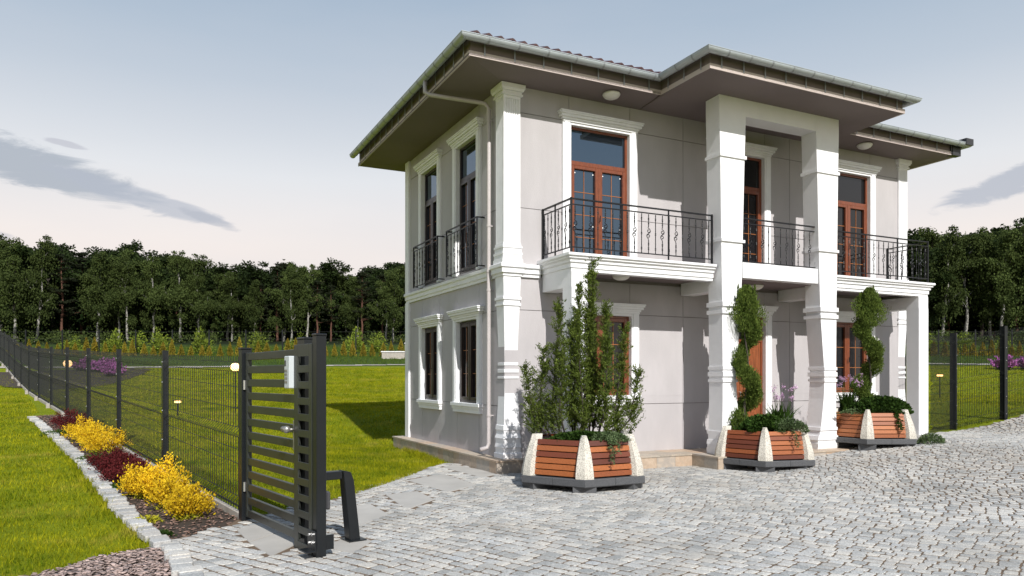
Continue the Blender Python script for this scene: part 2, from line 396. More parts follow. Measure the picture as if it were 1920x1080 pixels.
def sheet(name, poly, dz, m, step=.125):
    P = np.array(poly); x0, y0 = P.min(0); x1, y1 = P.max(0)
    gx = np.arange(math.floor(x0 / step) * step, x1 + step, step); gy = np.arange(math.floor(y0 / step) * step, y1 + step, step)
    A, B = np.meshgrid(gx, gy); Vv = np.stack([A, B, G(A, B) + dz], -1).reshape(-1, 3); n = len(gx)
    i, j = np.meshgrid(np.arange(n - 1), np.arange(len(gy) - 1)); k = (j * n + i).ravel()
    c = in_poly(gx[i].ravel() + step / 2, gy[j].ravel() + step / 2, poly); k = k[c]
    Fq = np.stack([k, k + 1, k + n + 1, k + n], 1); used = np.unique(Fq); mp_ = np.zeros(len(Vv), int); mp_[used] = np.arange(len(used))
    me = np_mesh(name, Vv[used], mp_[Fq], m, 4); me.shade_smooth()
    return link(name, me)

PAVE = [(-2.9, 8.25), (-2.12, 9.54), (-1.95, 10.44), (-1.68, 11.68), (-1.31, 13.5), (-.6, 13.7), (1, 14.2), (8.9, 15.9), (10.3, 16.75), (11.6, 17.35), (14, 18.6), (20, 20), (20, 2.5), (-1.6, 2.5), (-2.0, 4.4), (-2.62, 5.95), (-3.2, 6.85), (-3.3, 7.05)]
drive = tag(sheet('driveway', PAVE, .0315, M_sand), 'grey granite sett driveway with sandy joints', kind='structure')
SLABS = [[(-2.83, 7.62), (-2.62, 8.06), (-2.33, 7.58), (-2.50, 7.06)], [(-2.49, 7.04), (-2.32, 7.56), (-2.0, 7.1), (-2.11, 6.5)],
         [(-1.57, 11.08), (-1.1, 11.98), (-.51, 10.78), (-.86, 10.02)], [(-1.65, 9.68), (-1.28, 10.04), (-.98, 9.4), (-1.23, 8.68)],
         [(-1.20, 12.9), (-1.05, 13.4), (-.22, 12.1), (-.46, 11.6)], [(-1.93, 8.66), (-1.74, 9.05), (-1.40, 8.4), (-1.62, 7.72)],
         [(-1.72, 6.85), (-1.60, 7.45), (-1.34, 7.1), (-1.42, 6.6)]]
for q in SLABS:
    mb = MB(); q2 = q if sum((q[i][0] * q[(i + 1) % 4][1] - q[(i + 1) % 4][0] * q[i][1]) for i in range(4)) > 0 else q[::-1]
    cx_ = sum(p[0] for p in q2) / 4; cy_ = sum(p[1] for p in q2) / 4
    sh = lambda k: [(cx_ + (p[0] - cx_) * k, cy_ + (p[1] - cy_) * k) for p in q2]
    rr_ = [[(x, y, g(x, y) + .0) for x, y in sh(1)], [(x, y, g(x, y) + .034) for x, y in sh(1)], [(x, y, g(x, y) + .040) for x, y in sh(.985)]]
    mb.loft(rr_); mb.build('concrete_slab', M_slab, drive)

# granite setts, one by one
e1 = np.array([.80, -.60]); e2 = np.array([.60, .80])
def warp(p):
    x, y = p
    return (x + .10 * math.sin(y * .9 + .5) + .06 * math.sin(x * 1.7 + y * .6), y + .09 * math.sin(x * 1.05 + 1.1) + .05 * math.sin(y * 1.9 - x * .8))
stones = []
v = -12.0
R2 = random.Random(3)
while v < 30:
    pv = R2.uniform(.110, .14); u = -16 + R2.random() * .2
    while u < 18:
        pu = R2.choice([R2.uniform(.09, .12), R2.uniform(.11, .15), R2.uniform(.14, .19)])
        c = e1 * (u + pu / 2) + e2 * (v + pv / 2)
        if -4 < c[0] < 19 and 4.6 < c[1] < 21 and c[0] < .80 * c[1] + 1.5:
            i_ = .0075; j_ = .0105
            q = [e1 * (u + i_) + e2 * (v + j_), e1 * (u + pu - i_) + e2 * (v + j_), e1 * (u + pu - i_) + e2 * (v + pv - j_), e1 * (u + i_) + e2 * (v + pv - j_)]
            q = [warp((p[0] + R2.uniform(-.007, .007), p[1] + R2.uniform(-.007, .007))) for p in q]
            stones.append((warp(c), q))
        u += pu
    v += pv
cc = np.array([s_[0] for s_ in stones])
keep = in_poly(cc[:, 0], cc[:, 1], PAVE)
for q in SLABS:
    qc = np.mean(q, 0); keep &= ~in_poly(cc[:, 0], cc[:, 1], [tuple(qc + (np.array(p) - qc) * 1.05) for p in q])
dx_, dy_ = cc[:, 0] - HX, cc[:, 1] - HY; A_ = dx_ * HC + dy_ * HS; B_ = -dx_ * HS + dy_ * HC
keep &= ~((A_ > -.25) & (B_ > -.2)) & ~((A_ > 1.1) & (A_ < 9.5) & (B_ > -.6))
stones = [s_ for s_, k in zip(stones, keep) if k]
stones.sort(key=lambda s_: s_[0][1] + .15 * abs(s_[0][0]))
def stone(mb, q, off):
    n = 4; h = .037 + R2.uniform(-.002, .0025); tx, ty = R2.uniform(-.02, .02), R2.uniform(-.02, .02)
    cx_ = sum(p[0] for p in q) / 4; cy_ = sum(p[1] for p in q) / 4
    r0 = []
    for i in range(4):
        a, p, b = q[i - 1], q[i], q[(i + 1) % 4]
        for o_ in (a, b):
            d = math.hypot(o_[0] - p[0], o_[1] - p[1]); k = R2.uniform(.008, .016) / d
            r0.append((p[0] + (o_[0] - p[0]) * k, p[1] + (o_[1] - p[1]) * k))
    z0 = g(cx_, cy_)
    def ring(k, z): return [(cx_ + (x - cx_) * k - off[0], cy_ + (y - cy_) * k - off[1], z0 + z + (x - cx_) * tx + (y - cy_) * ty - off[2]) for x, y in r0]
    rings = [ring(1, -.01), ring(1, h - .004), ring(.95, h), ]
    vs = [p for r in rings for p in r] + [(cx_ - off[0], cy_ - off[1], z0 + h + R2.uniform(.0, .005) - off[2])]
    fs = []
    for k in range(2):
        for i in range(8):
            j = (i + 1) % 8; fs.append((k * 8 + i, k * 8 + j, k * 8 + 8 + j, k * 8 + 8 + i))
    fs += [(16 + i, 16 + (i + 1) % 8, 24) for i in range(8)]
    mb.add(vs, fs)
vis = [s_ for s_ in stones if -.70 < s_[0][0] / s_[0][1] < .70 and s_[0][1] > 5.85]
near = set(id(s_) for s_ in vis[:295])
mass = MB()
for s_ in stones:
    if id(s_) in near:
        mb = MB(); off = (s_[0][0], s_[0][1], g(*s_[0])); stone(mb, s_[1], off); mb.build('paving_stone', M_granite, drive, loc=off)
    else: stone(mass, s_[1], (0, 0, 0))
o = mass.build('paving_stone_field', M_granite, drive); o['kind'] = 'stuff'

# flower bed, its mulch, edging stones, bark strip
EDGE = [(-12.9, 20.1), (-12.61, 19.5), (-10.02, 16.12), (-7.26, 12.48), (-5.61, 10.14), (-4.53, 8.64), (-3.88, 7.74), (-3.30, 6.98)]
def fence_pt(k): return (-2.91 - .765 * k, 8.1 + k)
BED = EDGE + [(-2.95, 8.15), fence_pt(3), fence_pt(6), fence_pt(9), fence_pt(12.3)]
bed = tag(sheet('flower_bed', BED, .012, M_soil), 'dark mulched flower bed along the fence', kind='structure')
CHIPS = [(-3.30, 6.98), (-3.62, 6.62), (-3.75, 6.1), (-4.3, 5.2), (-4.6, 4.0), (-2.0, 4.0), (-2.0, 4.4), (-2.62, 5.95)]
chip_s = tag(sheet('bark_strip', CHIPS, .010, M_soil), 'strip of bark chips beside the paving', kind='structure')
def chips(name, poly, n, smin, smax, m, label, zadd=.012):
    P = np.array(poly); lo, hi = P.min(0), P.max(0); p = rng.uniform(lo, hi, (n * 3, 2)); p = p[in_poly(p[:, 0], p[:, 1], poly)][:n]
    n = len(p); L = rng.uniform(smin, smax, n); Wd = L * rng.uniform(.35, .8, n); T = L * rng.uniform(.10, .22, n)
    a = rng.uniform(0, 6.283, n); ux = np.stack([np.cos(a), np.sin(a), rng.uniform(-.25, .25, n)], 1); ux = unit(ux)
    uy = np.stack([-np.sin(a), np.cos(a), rng.uniform(-.25, .25, n)], 1); uy = unit(uy); uz = np.cross(ux, uy)
    C = np.stack([p[:, 0], p[:, 1], G(p[:, 0], p[:, 1]) + zadd + rng.uniform(0, .025, n)], 1)
    cs = []
    for sx, sy, szz in [(-1, -1, -1), (1, -1, -1), (1, 1, -1), (-1, 1, -1), (-1, -1, 1), (1, -1, 1), (1, 1, 1), (-1, 1, 1)]:
        j = rng.uniform(.6, 1.1, (n, 1))
        cs.append(C + ux * (sx * L / 2)[:, None] * j + uy * (sy * Wd / 2)[:, None] * j + uz * (szz * T / 2)[:, None])
    Vv = np.stack(cs, 1).reshape(-1, 3); base = np.arange(n)[:, None, None] * 8
    q = np.array([(0, 3, 2, 1), (4, 5, 6, 7), (0, 1, 5, 4), (1, 2, 6, 5), (2, 3, 7, 6), (3, 0, 4, 7)])[None]
    o = link(name, np_mesh(name, Vv, (base + q).reshape(-1, 4), m, 4)); return tag(o, label, kind='stuff')
chips('bark_chips', CHIPS, 5200, .025, .06, M_chip2, 'loose pinkish bark chips at the lawn corner')
chips('mulch', BED, 16000, .015, .050, M_chip, 'brown bark mulch under the bed plants')
edging = tag(empty('flower_bed_edging', (EDGE[-1][0], EDGE[-1][1], g(*EDGE[-1]))), 'line of pale granite edging stones between the left lawn and the flower bed', 'edging')
def edge_stones(poly, wid, off=0.0):
    for (x0, y0), (x1, y1) in zip(poly[:-1], poly[1:]):
        L = math.hypot(x1 - x0, y1 - y0); t = 0; dx, dy = (x1 - x0) / L, (y1 - y0) / L
        while t < L:
            l = R2.uniform(.09, .20); wv = R2.uniform(-.022, .022)
            cx_, cy_ = x0 + dx * (t + l / 2) - dy * (off + wv), y0 + dy * (t + l / 2) + dx * (off + wv); w2 = wid * R2.uniform(.85, 1.1) / 2; l2 = l / 2 - R2.uniform(.004, .014)
            q = [(cx_ + dx * a * l2 - dy * b * w2 + R2.uniform(-.018, .018), cy_ + dy * a * l2 + dx * b * w2 + R2.uniform(-.018, .018)) for a, b in ((-1, -1), (1, -1), (1, 1), (-1, 1))]
            mb = MB(); of = (cx_, cy_, g(cx_, cy_)); stone(mb, q, of)
            o = mb.build('edging_stone', M_granite, edging, loc=(cx_ - EDGE[-1][0], cy_ - EDGE[-1][1], g(cx_, cy_) + R2.uniform(.015, .035) - g(*EDGE[-1])))
            o.scale = (1, 1, 1.3)
            t += l
edge_stones(EDGE[1:], .19)
edge_stones([EDGE[-1], (-2.98, 6.46), (-2.66, 5.95), (-2.3, 5.2)], .17, .06)

# gravel path and dark bed at the end of the lawn
o = sheet('garden_path', [(-34, 39.2), (-21, 39.3), (-14, 39.8), (-5, 41.5), (-4.8, 42.0), (-14, 40.5), (-21, 40.0), (-34, 39.9)], .03, M_conc, .25)
tag(o, 'pale narrow path crossing beyond the lawn', kind='structure')
o = sheet('garden_path', [(14, 44.5), (26, 41.6), (38, 41.0), (50, 41), (50, 41.7), (38, 41.7), (26, 42.3), (14, 45.2)], .03, M_conc, .25); o['kind'] = 'structure'
o = sheet('mulched_bed', [(-27, 36.5), (-22.5, 38.6), (-19.0, 39.0), (-18.0, 36), (-17.4, 31.5), (-18.6, 30), (-21, 31)], .03, M_soil, .25); o['kind'] = 'structure'
o = sheet('mulched_bed', [(33, 40.6), (45, 40.6), (45, 34), (36, 35), (33.5, 38)], .03, M_soil, .25); o['kind'] = 'structure'

# grass blades
def blades(name, poly, n, hmin, hmax, wd, m, label, ref=6.5, near_pow=1.0, excl=()):
    P = np.array(poly); lo, hi = P.min(0), P.max(0); N0 = n * 6
    p = rng.uniform(lo, hi, (N0, 2)); k = in_poly(p[:, 0], p[:, 1], poly)
    for e in excl: k &= ~in_poly(p[:, 0], p[:, 1], e)
    p = p[k]; d = np.hypot(p[:, 0], p[:, 1]); acc = rng.random(len(p)) < np.clip((ref / np.maximum(d, 1)) ** near_pow, 0, 1)
    p = p[acc][:n]; n = len(p); d = np.hypot(p[:, 0], p[:, 1])
    s_ = np.clip(d / ref, 1, 4) ** .75
    h = rng.uniform(hmin, hmax, n) * (1 + .10 * (s_ - 1)) * (1 + .35 * np.sin(p[:, 0] * 5.1 + 2 * np.sin(p[:, 1] * 3.3)) * np.sin(p[:, 1] * 6.3 + 2 * np.sin(p[:, 0] * 2.7))); wv = wd * s_ * rng.uniform(.7, 1.3, n)
    a = rng.uniform(0, 6.283, n); lean = rng.uniform(.1, .8, n) * h; a2 = rng.uniform(0, 6.283, n)
    B0 = np.stack([p[:, 0], p[:, 1], G(p[:, 0], p[:, 1]) - .004], 1)
    s3 = np.stack([np.cos(a) * wv / 2, np.sin(a) * wv / 2, np.zeros(n)], 1)
    top = B0 + np.stack([np.cos(a2) * lean, np.sin(a2) * lean, h], 1)
    Vv = np.stack([B0 - s3, B0 + s3, top], 1).reshape(-1, 3)
    o = link(name, np_mesh(name, Vv, np.arange(3 * n).reshape(n, 3), m, 3)); return tag(o, label, kind='stuff')
LEFT = [(-3.34, 6.95), (-3.98, 7.75), (-4.63, 8.64), (-5.71, 10.14), (-7.36, 12.48), (-10.12, 16.12), (-12.75, 19.6), (-13.5, 21.2), (-18.3, 28.0), (-24.4, 36.0), (-34, 38), (-34, 26), (-9, 4), (-4.6, 4.0), (-4.3, 5.2), (-3.78, 6.1), (-3.62, 6.62)]
blades('grass', LEFT, 380000, .025, .060, .0078, M_blade, 'mown grass of the left lawn', near_pow=1.3)
INNER = [(-2.86, 8.5), (-2.1, 9.75), (-1.9, 10.6), (-1.64, 11.75), (-1.28, 13.6), (-.6, 13.8), (-.5, 15), (-3, 18), (-2, 39.5), (-14, 39.4), (-21, 38.9), fence_pt(28), fence_pt(16), fence_pt(6)]
blades('grass', INNER, 330000, .025, .06, .009, M_blade, 'mown grass of the lawn behind the fence', ref=8.5, near_pow=1.25)
blades('grass', [(9.6, 17.0), (10.3, 17.0), (11.6, 17.6), (14, 18.9), (32, 28), (34, 40.5), (22, 41), (12, 36), (9.4, 20)], 60000, .03, .07, .016, M_blade, 'mown grass beyond the right fence', ref=17)
blades('edge_grass', [(-3.30, 6.95), (-3.88, 7.70), (-4.53, 8.60), (-5.61, 10.1), (-7.26, 12.44), (-10.0, 16.1), (-10.2, 16.05), (-7.42, 12.34), (-5.76, 9.98), (-4.66, 8.46), (-4.0, 7.58), (-3.55, 6.95), (-3.72, 6.62), (-3.62, 6.60)], 16000, .04, .10, .008, M_blade, 'longer ragged grass along the edging stones', near_pow=.6)
blades('edge_grass', [(-2.16, 9.5), (-1.99, 10.42), (-1.72, 11.66), (-1.36, 13.5), (-1.2, 13.62), (-1.45, 12.9), (-1.58, 11.7), (-1.86, 10.4), (-2.06, 9.6)], 6000, .04, .10, .010, M_blade, 'longer ragged grass along the driveway edge', ref=9, near_pow=.6)
blades('edge_grass', [(-1.30, 13.75), (-2.55, 17.4), (-2.75, 17.4), (-1.5, 13.7)], 4000, .05, .11, .012, M_blade, 'longer ragged grass along the villa plinth', ref=14, near_pow=.6)
blades('rough_grass', [(-40, 41.0), (-4, 42), (-4, 64), (-60, 64)], 60000, .06, .16, .03, M_blade2, 'rough meadow grass before the forest', ref=45, near_pow=.5)
blades('rough_grass', [(18, 42), (60, 42), (80, 64), (28, 64)], 40000, .06, .16, .03, M_blade2, 'rough meadow grass at the right forest edge', ref=45, near_pow=.5)

# ============================================================ HOUSE
house = tag(empty('villa', (HX, HY, 0), TH), 'two storey beige villa with white columns, wrought iron balcony and wide eaves', 'house')
A, B = 10.03, 5.14; PZ = .253; ZS = 6.49; ZO = 6.555; EO, EL = .645, .91; BAND0, BAND1 = 3.29, 3.50
TF = lambda u, d, z: (u, -d, z)          # front wall: d = outward
TL = lambda u, d, z: (-d, u, z)          # left wall

# core walls with openings (windows are set into them)
FW = [(1.25, 2.50, 3.56, 6.00, 'door'), (4.52, 5.76, 3.56, 6.00, 'door'), (7.60, 8.85, 3.56, 6.00, 'door'),
      (1.28, 2.54, 1.27, 2.72, 'win'), (4.56, 5.79, .27, 2.82, 'entry'), (7.56, 8.84, 1.27, 2.80, 'win')]
LWN = [(1.10, 2.10, 3.56, 5.99, 'door'), (3.11, 4.10, 3.56, 5.99, 'door'), (1.07, 2.08, 1.12, 2.67, 'win'), (3.09, 4.08, 1.12, 2.67, 'win')]
def cut(r, holes):
    out = [r]
    for h in holes:
        nxt = []
        for x0, x1, z0, z1 in out:
            if h[0] >= x1 or h[1] <= x0 or h[2] >= z1 or h[3] <= z0: nxt.append((x0, x1, z0, z1)); continue
            if h[2] > z0: nxt.append((x0, x1, z0, h[2]))
            if h[3] < z1: nxt.append((x0, x1, h[3], z1))
            zz0, zz1 = max(z0, h[2]), min(z1, h[3])
            if h[0] > x0: nxt.append((x0, h[0], zz0, zz1))
            if h[1] < x1: nxt.append((h[1], x1, zz0, zz1))
        out = nxt
    return out
mb = MB(); mb.box(.165, A - .02, .165, B - .02, .02, 6.9); mb.build('inner_wall', M_joint, house)   # solid body behind the cladding
def facade(T, length, us, holes, nm):
    mb = MB(T)
    for r in cut((0.0 if T is TF else .16, length, .02, 6.6), [h[:4] for h in holes]): mb.box(r[0], r[1], -.159, -.018, r[2], r[3])
    mb.build('wall', M_joint, house)
    for (za, zb) in ((PZ - .1, 1.12), (1.12, 2.74), (2.74, BAND0 + .02), (BAND1 - .02, 4.46), (4.46, 6.06), (6.06, ZS + .1)):
        for ua, ub in zip(us[:-1], us[1:]):
            cells = cut((ua + .005, ub - .005, za + .005, zb - .005), [(h[0] - .002, h[1] + .002, h[2] - .002, h[3] + .002) for h in holes])
            if not cells: continue
            mb = MB(T)
            for c in cells: mb.box(c[0], c[1], -.02, random.uniform(-.0012, .0012), c[2], c[3])
            mb.build('wall_panel', M_stucco, house)
facade(TF, A, [0, 1.24, 2.52, 3.73, 4.50, 5.78, 6.47, 7.58, 8.87, A], FW, 'front')
facade(TL, B, [.0, 1.06, 2.11, 3.06, 4.12, B], LWN, 'left')
mb = MB(); mb.box(A - .02, A + .001, 0.002, B, .02, 6.6); mb.build('wall', M_stucco, house)
mb = MB(); mb.box(.0, A, B - .02, B + .002, .02, 6.6); mb.build('wall', M_stucco, house)

# band moulding
def rail(path, prof, closed=False):
    """sweep a profile [(out,z)] along an axis-aligned path of (x,y) with outward normals by mitre; returns MB"""
    mb = MB(); n = len(path); rings = []
    for i, p in enumerate(path):
        def nrm(a, b):
            d = Vector((b[0] - a[0], b[1] - a[1])).normalized(); return Vector((d.y, -d.x))
        if i == 0: m_ = nrm(path[0], path[1])
        elif i == n - 1: m_ = nrm(path[-2], path[-1])
        else:
            n1, n2 = nrm(path[i - 1], p), nrm(p, path[i + 1]); m_ = (n1 + n2); m_ = m_ / max(.2, m_.dot(n1))
        rings.append([(p[0] + m_.x * o_, p[1] + m_.y * o_, z) for o_, z in prof])
    mb.loft(rings); return mb
bprof = [(-.02, BAND0), (.035, BAND0), (.035, BAND0 + .05), (.06, BAND0 + .06), (.06, BAND0 + .13), (.09, BAND0 + .15), (.09, BAND1 - .01), (.07, BAND1), (-.02, BAND1)]
rail([(0, B), (0, 0), (.66, 0)], bprof).build('string_course', M_trim, house)
# soffit, fascia, gutter
OUT = [(-EL, B + EL), (-EL, -EO), (2.72, -EO), (2.72, -1.91), (7.40, -1.91), (7.40, -EO), (A + EL, -EO), (A + EL, B + EL)]
mb = MB()
def inset_ring(k):
    return OUT
iw = [(0, B), (0, 0), (2.72, 0), (2.72, 0), (7.40, 0), (7.40, 0), (A, 0), (A, B)]
for i in range(len(OUT)):
    j = (i + 1) % len(OUT)
    p, q, r, s_ = OUT[i], OUT[j], iw[j], iw[i]
    if i == 7: p, q, r, s_ = OUT[7], OUT[0], (0, B), (A, B)
# flat soffit boards (outer edge slightly higher than the wall line)
def sb(poly, nm='soffit'):
    mb = MB(); mb.loft([[(x, y, z) for x, y, z in poly], [(x, y, z + .03) for x, y, z in poly]]); return mb.build(nm, M_soffit, house)
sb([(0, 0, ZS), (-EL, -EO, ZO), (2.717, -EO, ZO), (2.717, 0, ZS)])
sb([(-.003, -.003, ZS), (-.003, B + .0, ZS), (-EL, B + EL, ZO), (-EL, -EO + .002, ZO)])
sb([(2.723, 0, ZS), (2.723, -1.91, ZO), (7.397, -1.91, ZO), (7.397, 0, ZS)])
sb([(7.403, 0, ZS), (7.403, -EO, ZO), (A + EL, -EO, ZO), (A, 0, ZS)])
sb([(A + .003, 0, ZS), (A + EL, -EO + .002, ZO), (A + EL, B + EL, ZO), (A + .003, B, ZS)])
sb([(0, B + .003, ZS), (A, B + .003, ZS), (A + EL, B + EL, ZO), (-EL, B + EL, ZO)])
# fascia: a projecting lip below, recessed board above
path = OUT + [OUT[0]]
rail(OUT, [(-.05, ZO + .002), (.0, ZO - .012), (.0, ZO + .068), (-.05, ZO + .068)]).build('fascia_lip', M_fascia, house)
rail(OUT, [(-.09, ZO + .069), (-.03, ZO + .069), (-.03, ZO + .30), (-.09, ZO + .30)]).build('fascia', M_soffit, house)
gp = []
gz = ZO + .235; go = .055; gr = .073
for k in range(13):
    a_ = math.pi + math.pi * k / 12; gp.append((go + gr + gr * math.cos(a_) , gz + gr * math.sin(a_)))
inner = [(o_ * 1 - (.0), z) for o_, z in gp]
prof = gp + [(go + gr + (gr - .008) * math.cos(math.pi + math.pi * k / 12), gz + (gr - .008) * math.sin(math.pi + math.pi * k / 12)) for k in range(12, -1, -1)]
gut = rail(OUT, prof).build('gutter', M_gutter, house)
# rolled front lip of the gutter and brackets
rail(OUT, [(go + 2 * gr - .004 + .011 * math.cos(t_), gz + .006 + .011 * math.sin(t_)) for t_ in [2 * math.pi * k / 8 for k in range(8)]]).build('gutter_lip', M_gutter, gut)
def bracket(x, y, nx_, ny_):
    tx, ty = -ny_, nx_; mb = MB(); rings = []
    for k in range(9):
        a_ = math.pi + math.pi * k / 8; o_ = go + gr + (gr + .006) * math.cos(a_); z = gz + (gr + .006) * math.sin(a_)
        o2 = go + gr + (gr + .001) * math.cos(a_); z2 = gz + (gr + .001) * math.sin(a_)
        rings.append([(x + nx_ * o_ - tx * .014, y + ny_ * o_ - ty * .014, z), (x + nx_ * o_ + tx * .014, y + ny_ * o_ + ty * .014, z), (x + nx_ * o2 + tx * .014, y + ny_ * o2 + ty * .014, z2), (x + nx_ * o2 - tx * .014, y + ny_ * o2 - ty * .014, z2)])
    mb.loft(rings)
    mb.loft([[(x + nx_ * o_ + tx * s_, y + ny_ * o_ + ty * s_, z) for o_, s_ in ((.004, -.01), (.012, -.01), (.012, .01), (.004, .01))] for z in (ZO + .03, gz + .02)])
    mb.build('gutter_bracket', M_gbrk, gut)
def brackets(p, q, step):
    L = math.hypot(q[0] - p[0], q[1] - p[1]); d = ((q[0] - p[0]) / L, (q[1] - p[1]) / L); n_ = max(2, round(L / step))
    for k in range(n_):
        t_ = (k + .5) * L / n_; bracket(p[0] + d[0] * t_, p[1] + d[1] * t_, d[1], -d[0])
brackets(OUT[0], OUT[1], .42); brackets(OUT[1], OUT[2], .50); brackets(OUT[2], OUT[3], .45); brackets(OUT[3], OUT[4], .46); brackets(OUT[5], OUT[6], .5)
# end piece at the right corner
mb = MB(); mb.box(A + EL - .06, A + EL + .19, -EO - .22, -EO + .14, gz - .04, gz + .10); mb.box(A + EL - .25, A + EL + .03, -EO - .035, -EO + .10, ZO - .014, gz - .04)
mb.build('roof_end_piece', M_roofd, house)
# roof: hipped, low pitch, of pantiles
roof = None
def tile_sheet(mb, x0, x1, e0, e1, yo, sy, wl=.205, pitch=.36, rows=10, zb=ZO + .33, run=.34):
    """tiled slope rising inward from the eave y=yo, direction sy; x0..x1 narrowing by hips e0/e1"""
    nx_ = int((x1 - x0) / wl * 6)
    for r in range(rows):
        ya, yb = r * run, (r + 1) * run + .03
        ks = 0
        xa, xb = x0 + e0 * ya, x1 - e1 * ya
        if xb - xa < .3: break
        n_ = max(4, int((xb - xa) / wl * 6)); ra, rb = [], []
        for k in range(n_ + 1):
            x = xa + (xb - xa) * k / n_; wz = .028 * math.cos(2 * math.pi * (x - x0) / wl)
            ra.append((x, yo + sy * ya, zb + pitch * ya + wz + .035)); rb.append((x, yo + sy * yb, zb + pitch * yb + wz + .0))
        vs = ra + rb; m_ = n_ + 1
        mb.add(vs, [(k, k + 1, m_ + k + 1, m_ + k) for k in range(n_)])
        mb.add([(x, y, z - .04) for x, y, z in ra] + ra, [(k, k + 1, m_ + k + 1, m_ + k) for k in range(n_)])
mb = MB()
tile_sheet(mb, -EL + .36, A + EL - .36, 1, 1, -EO + .36, 1, rows=9, zb=ZO + .455)
tile_sheet(mb, -EL, A + EL, 1, 1, B + EL, -1, rows=10)
tile_sheet(mb, 2.72, 7.40, 1, 1, -1.91 + .10, 1, pitch=.16, rows=7, zb=ZO + .27)
roof = mb.build('roof', M_tile, house)
mb = MB()
zt = ZO + .315
ridge = (B + 2 * EO) / 2 + .1
mb.add([(-EL, -EO, zt), (A + EL, -EO, zt), (A + EL, B + EL, zt), (-EL, B + EL, zt), (2.3, 2.6, zt + 1.12), (A - 2.3, 2.6, zt + 1.12)],
       [(0, 1, 5, 4), (1, 2, 5), (2, 3, 4, 5), (3, 0, 4), (0, 3, 2, 1)])
mb.add([(2.72, -1.91, zt - .05), (7.40, -1.91, zt - .05), (7.40, .8, zt - .05), (2.72, .8, zt - .05), (5.06, .9, zt + .33)], [(0, 1, 4), (1, 2, 4), (3, 0, 4), (0, 3, 2, 1)])
mb.build('roof_deck', M_roofd, house)
def one_tile():
    mb = MB(); n_ = 8; r1, r2, r3 = [], [], []
    for k in range(n_ + 1):
        x = -.10 + .20 * k / n_; wz = .030 * math.cos(2 * math.pi * x / .20)
        r1.append((x, 0, wz + .03)); r2.append((x, .40, wz + .03 + .40 * .36)); r3.append((x, 0, wz - .005))
    m_ = n_ + 1; mb.add(r1 + r2, [(k, k + 1, m_ + k + 1, m_ + k) for k in range(n_)]); mb.add(r3 + r1, [(k, k + 1, m_ + k + 1, m_ + k) for k in range(n_)])
    return mb.mesh('tile', M_tile)
tm = one_tile()
x = -EL + .11
while x < 2.75: link('tile', tm, roof, (x, -EO - .05, ZO + .315 + random.uniform(-.004, .004))); x += .205
x = 7.42 + .1
while x < A + EL - .05: link('tile', tm, roof, (x, -EO - .05, ZO + .20 + random.uniform(-.004, .004))); x += .205
# smooth drip edge under the tiles
rail(OUT, [(-.02, ZO + .285), (.13, ZO + .262), (.13, ZO + .272), (-.02, ZO + .30)]).build('drip_edge', M_roofd, house)

# downpipe on the left wall
mb = MB(); px_ = -.085; pb = .45
mb.tube([(-EL - .125, 1.02, gz - .06), (-EL - .125, 1.02, ZO - .03), (-EL - .06, .98, ZO - .075), (-.25, .56, ZS - .16), (-.14, .49, ZS - .19), (px_, pb, ZS - .28), (px_, pb, .47), (px_ - .03, pb, .40), (px_ - .16, pb, .37)], .036, 12)
dp = mb.build('downpipe', M_pipe, house, smooth=True)
for z in (6.0, 4.2, 3.42, 3.1, .95):
    mb = MB(); mb.tube([(px_, pb, z - .018), (px_, pb, z + .018)], .043, 12); mb.box(px_, .0, pb - .008, pb + .008, z - .01, z + .01); mb.build('pipe_clip', M_pipe, dp)

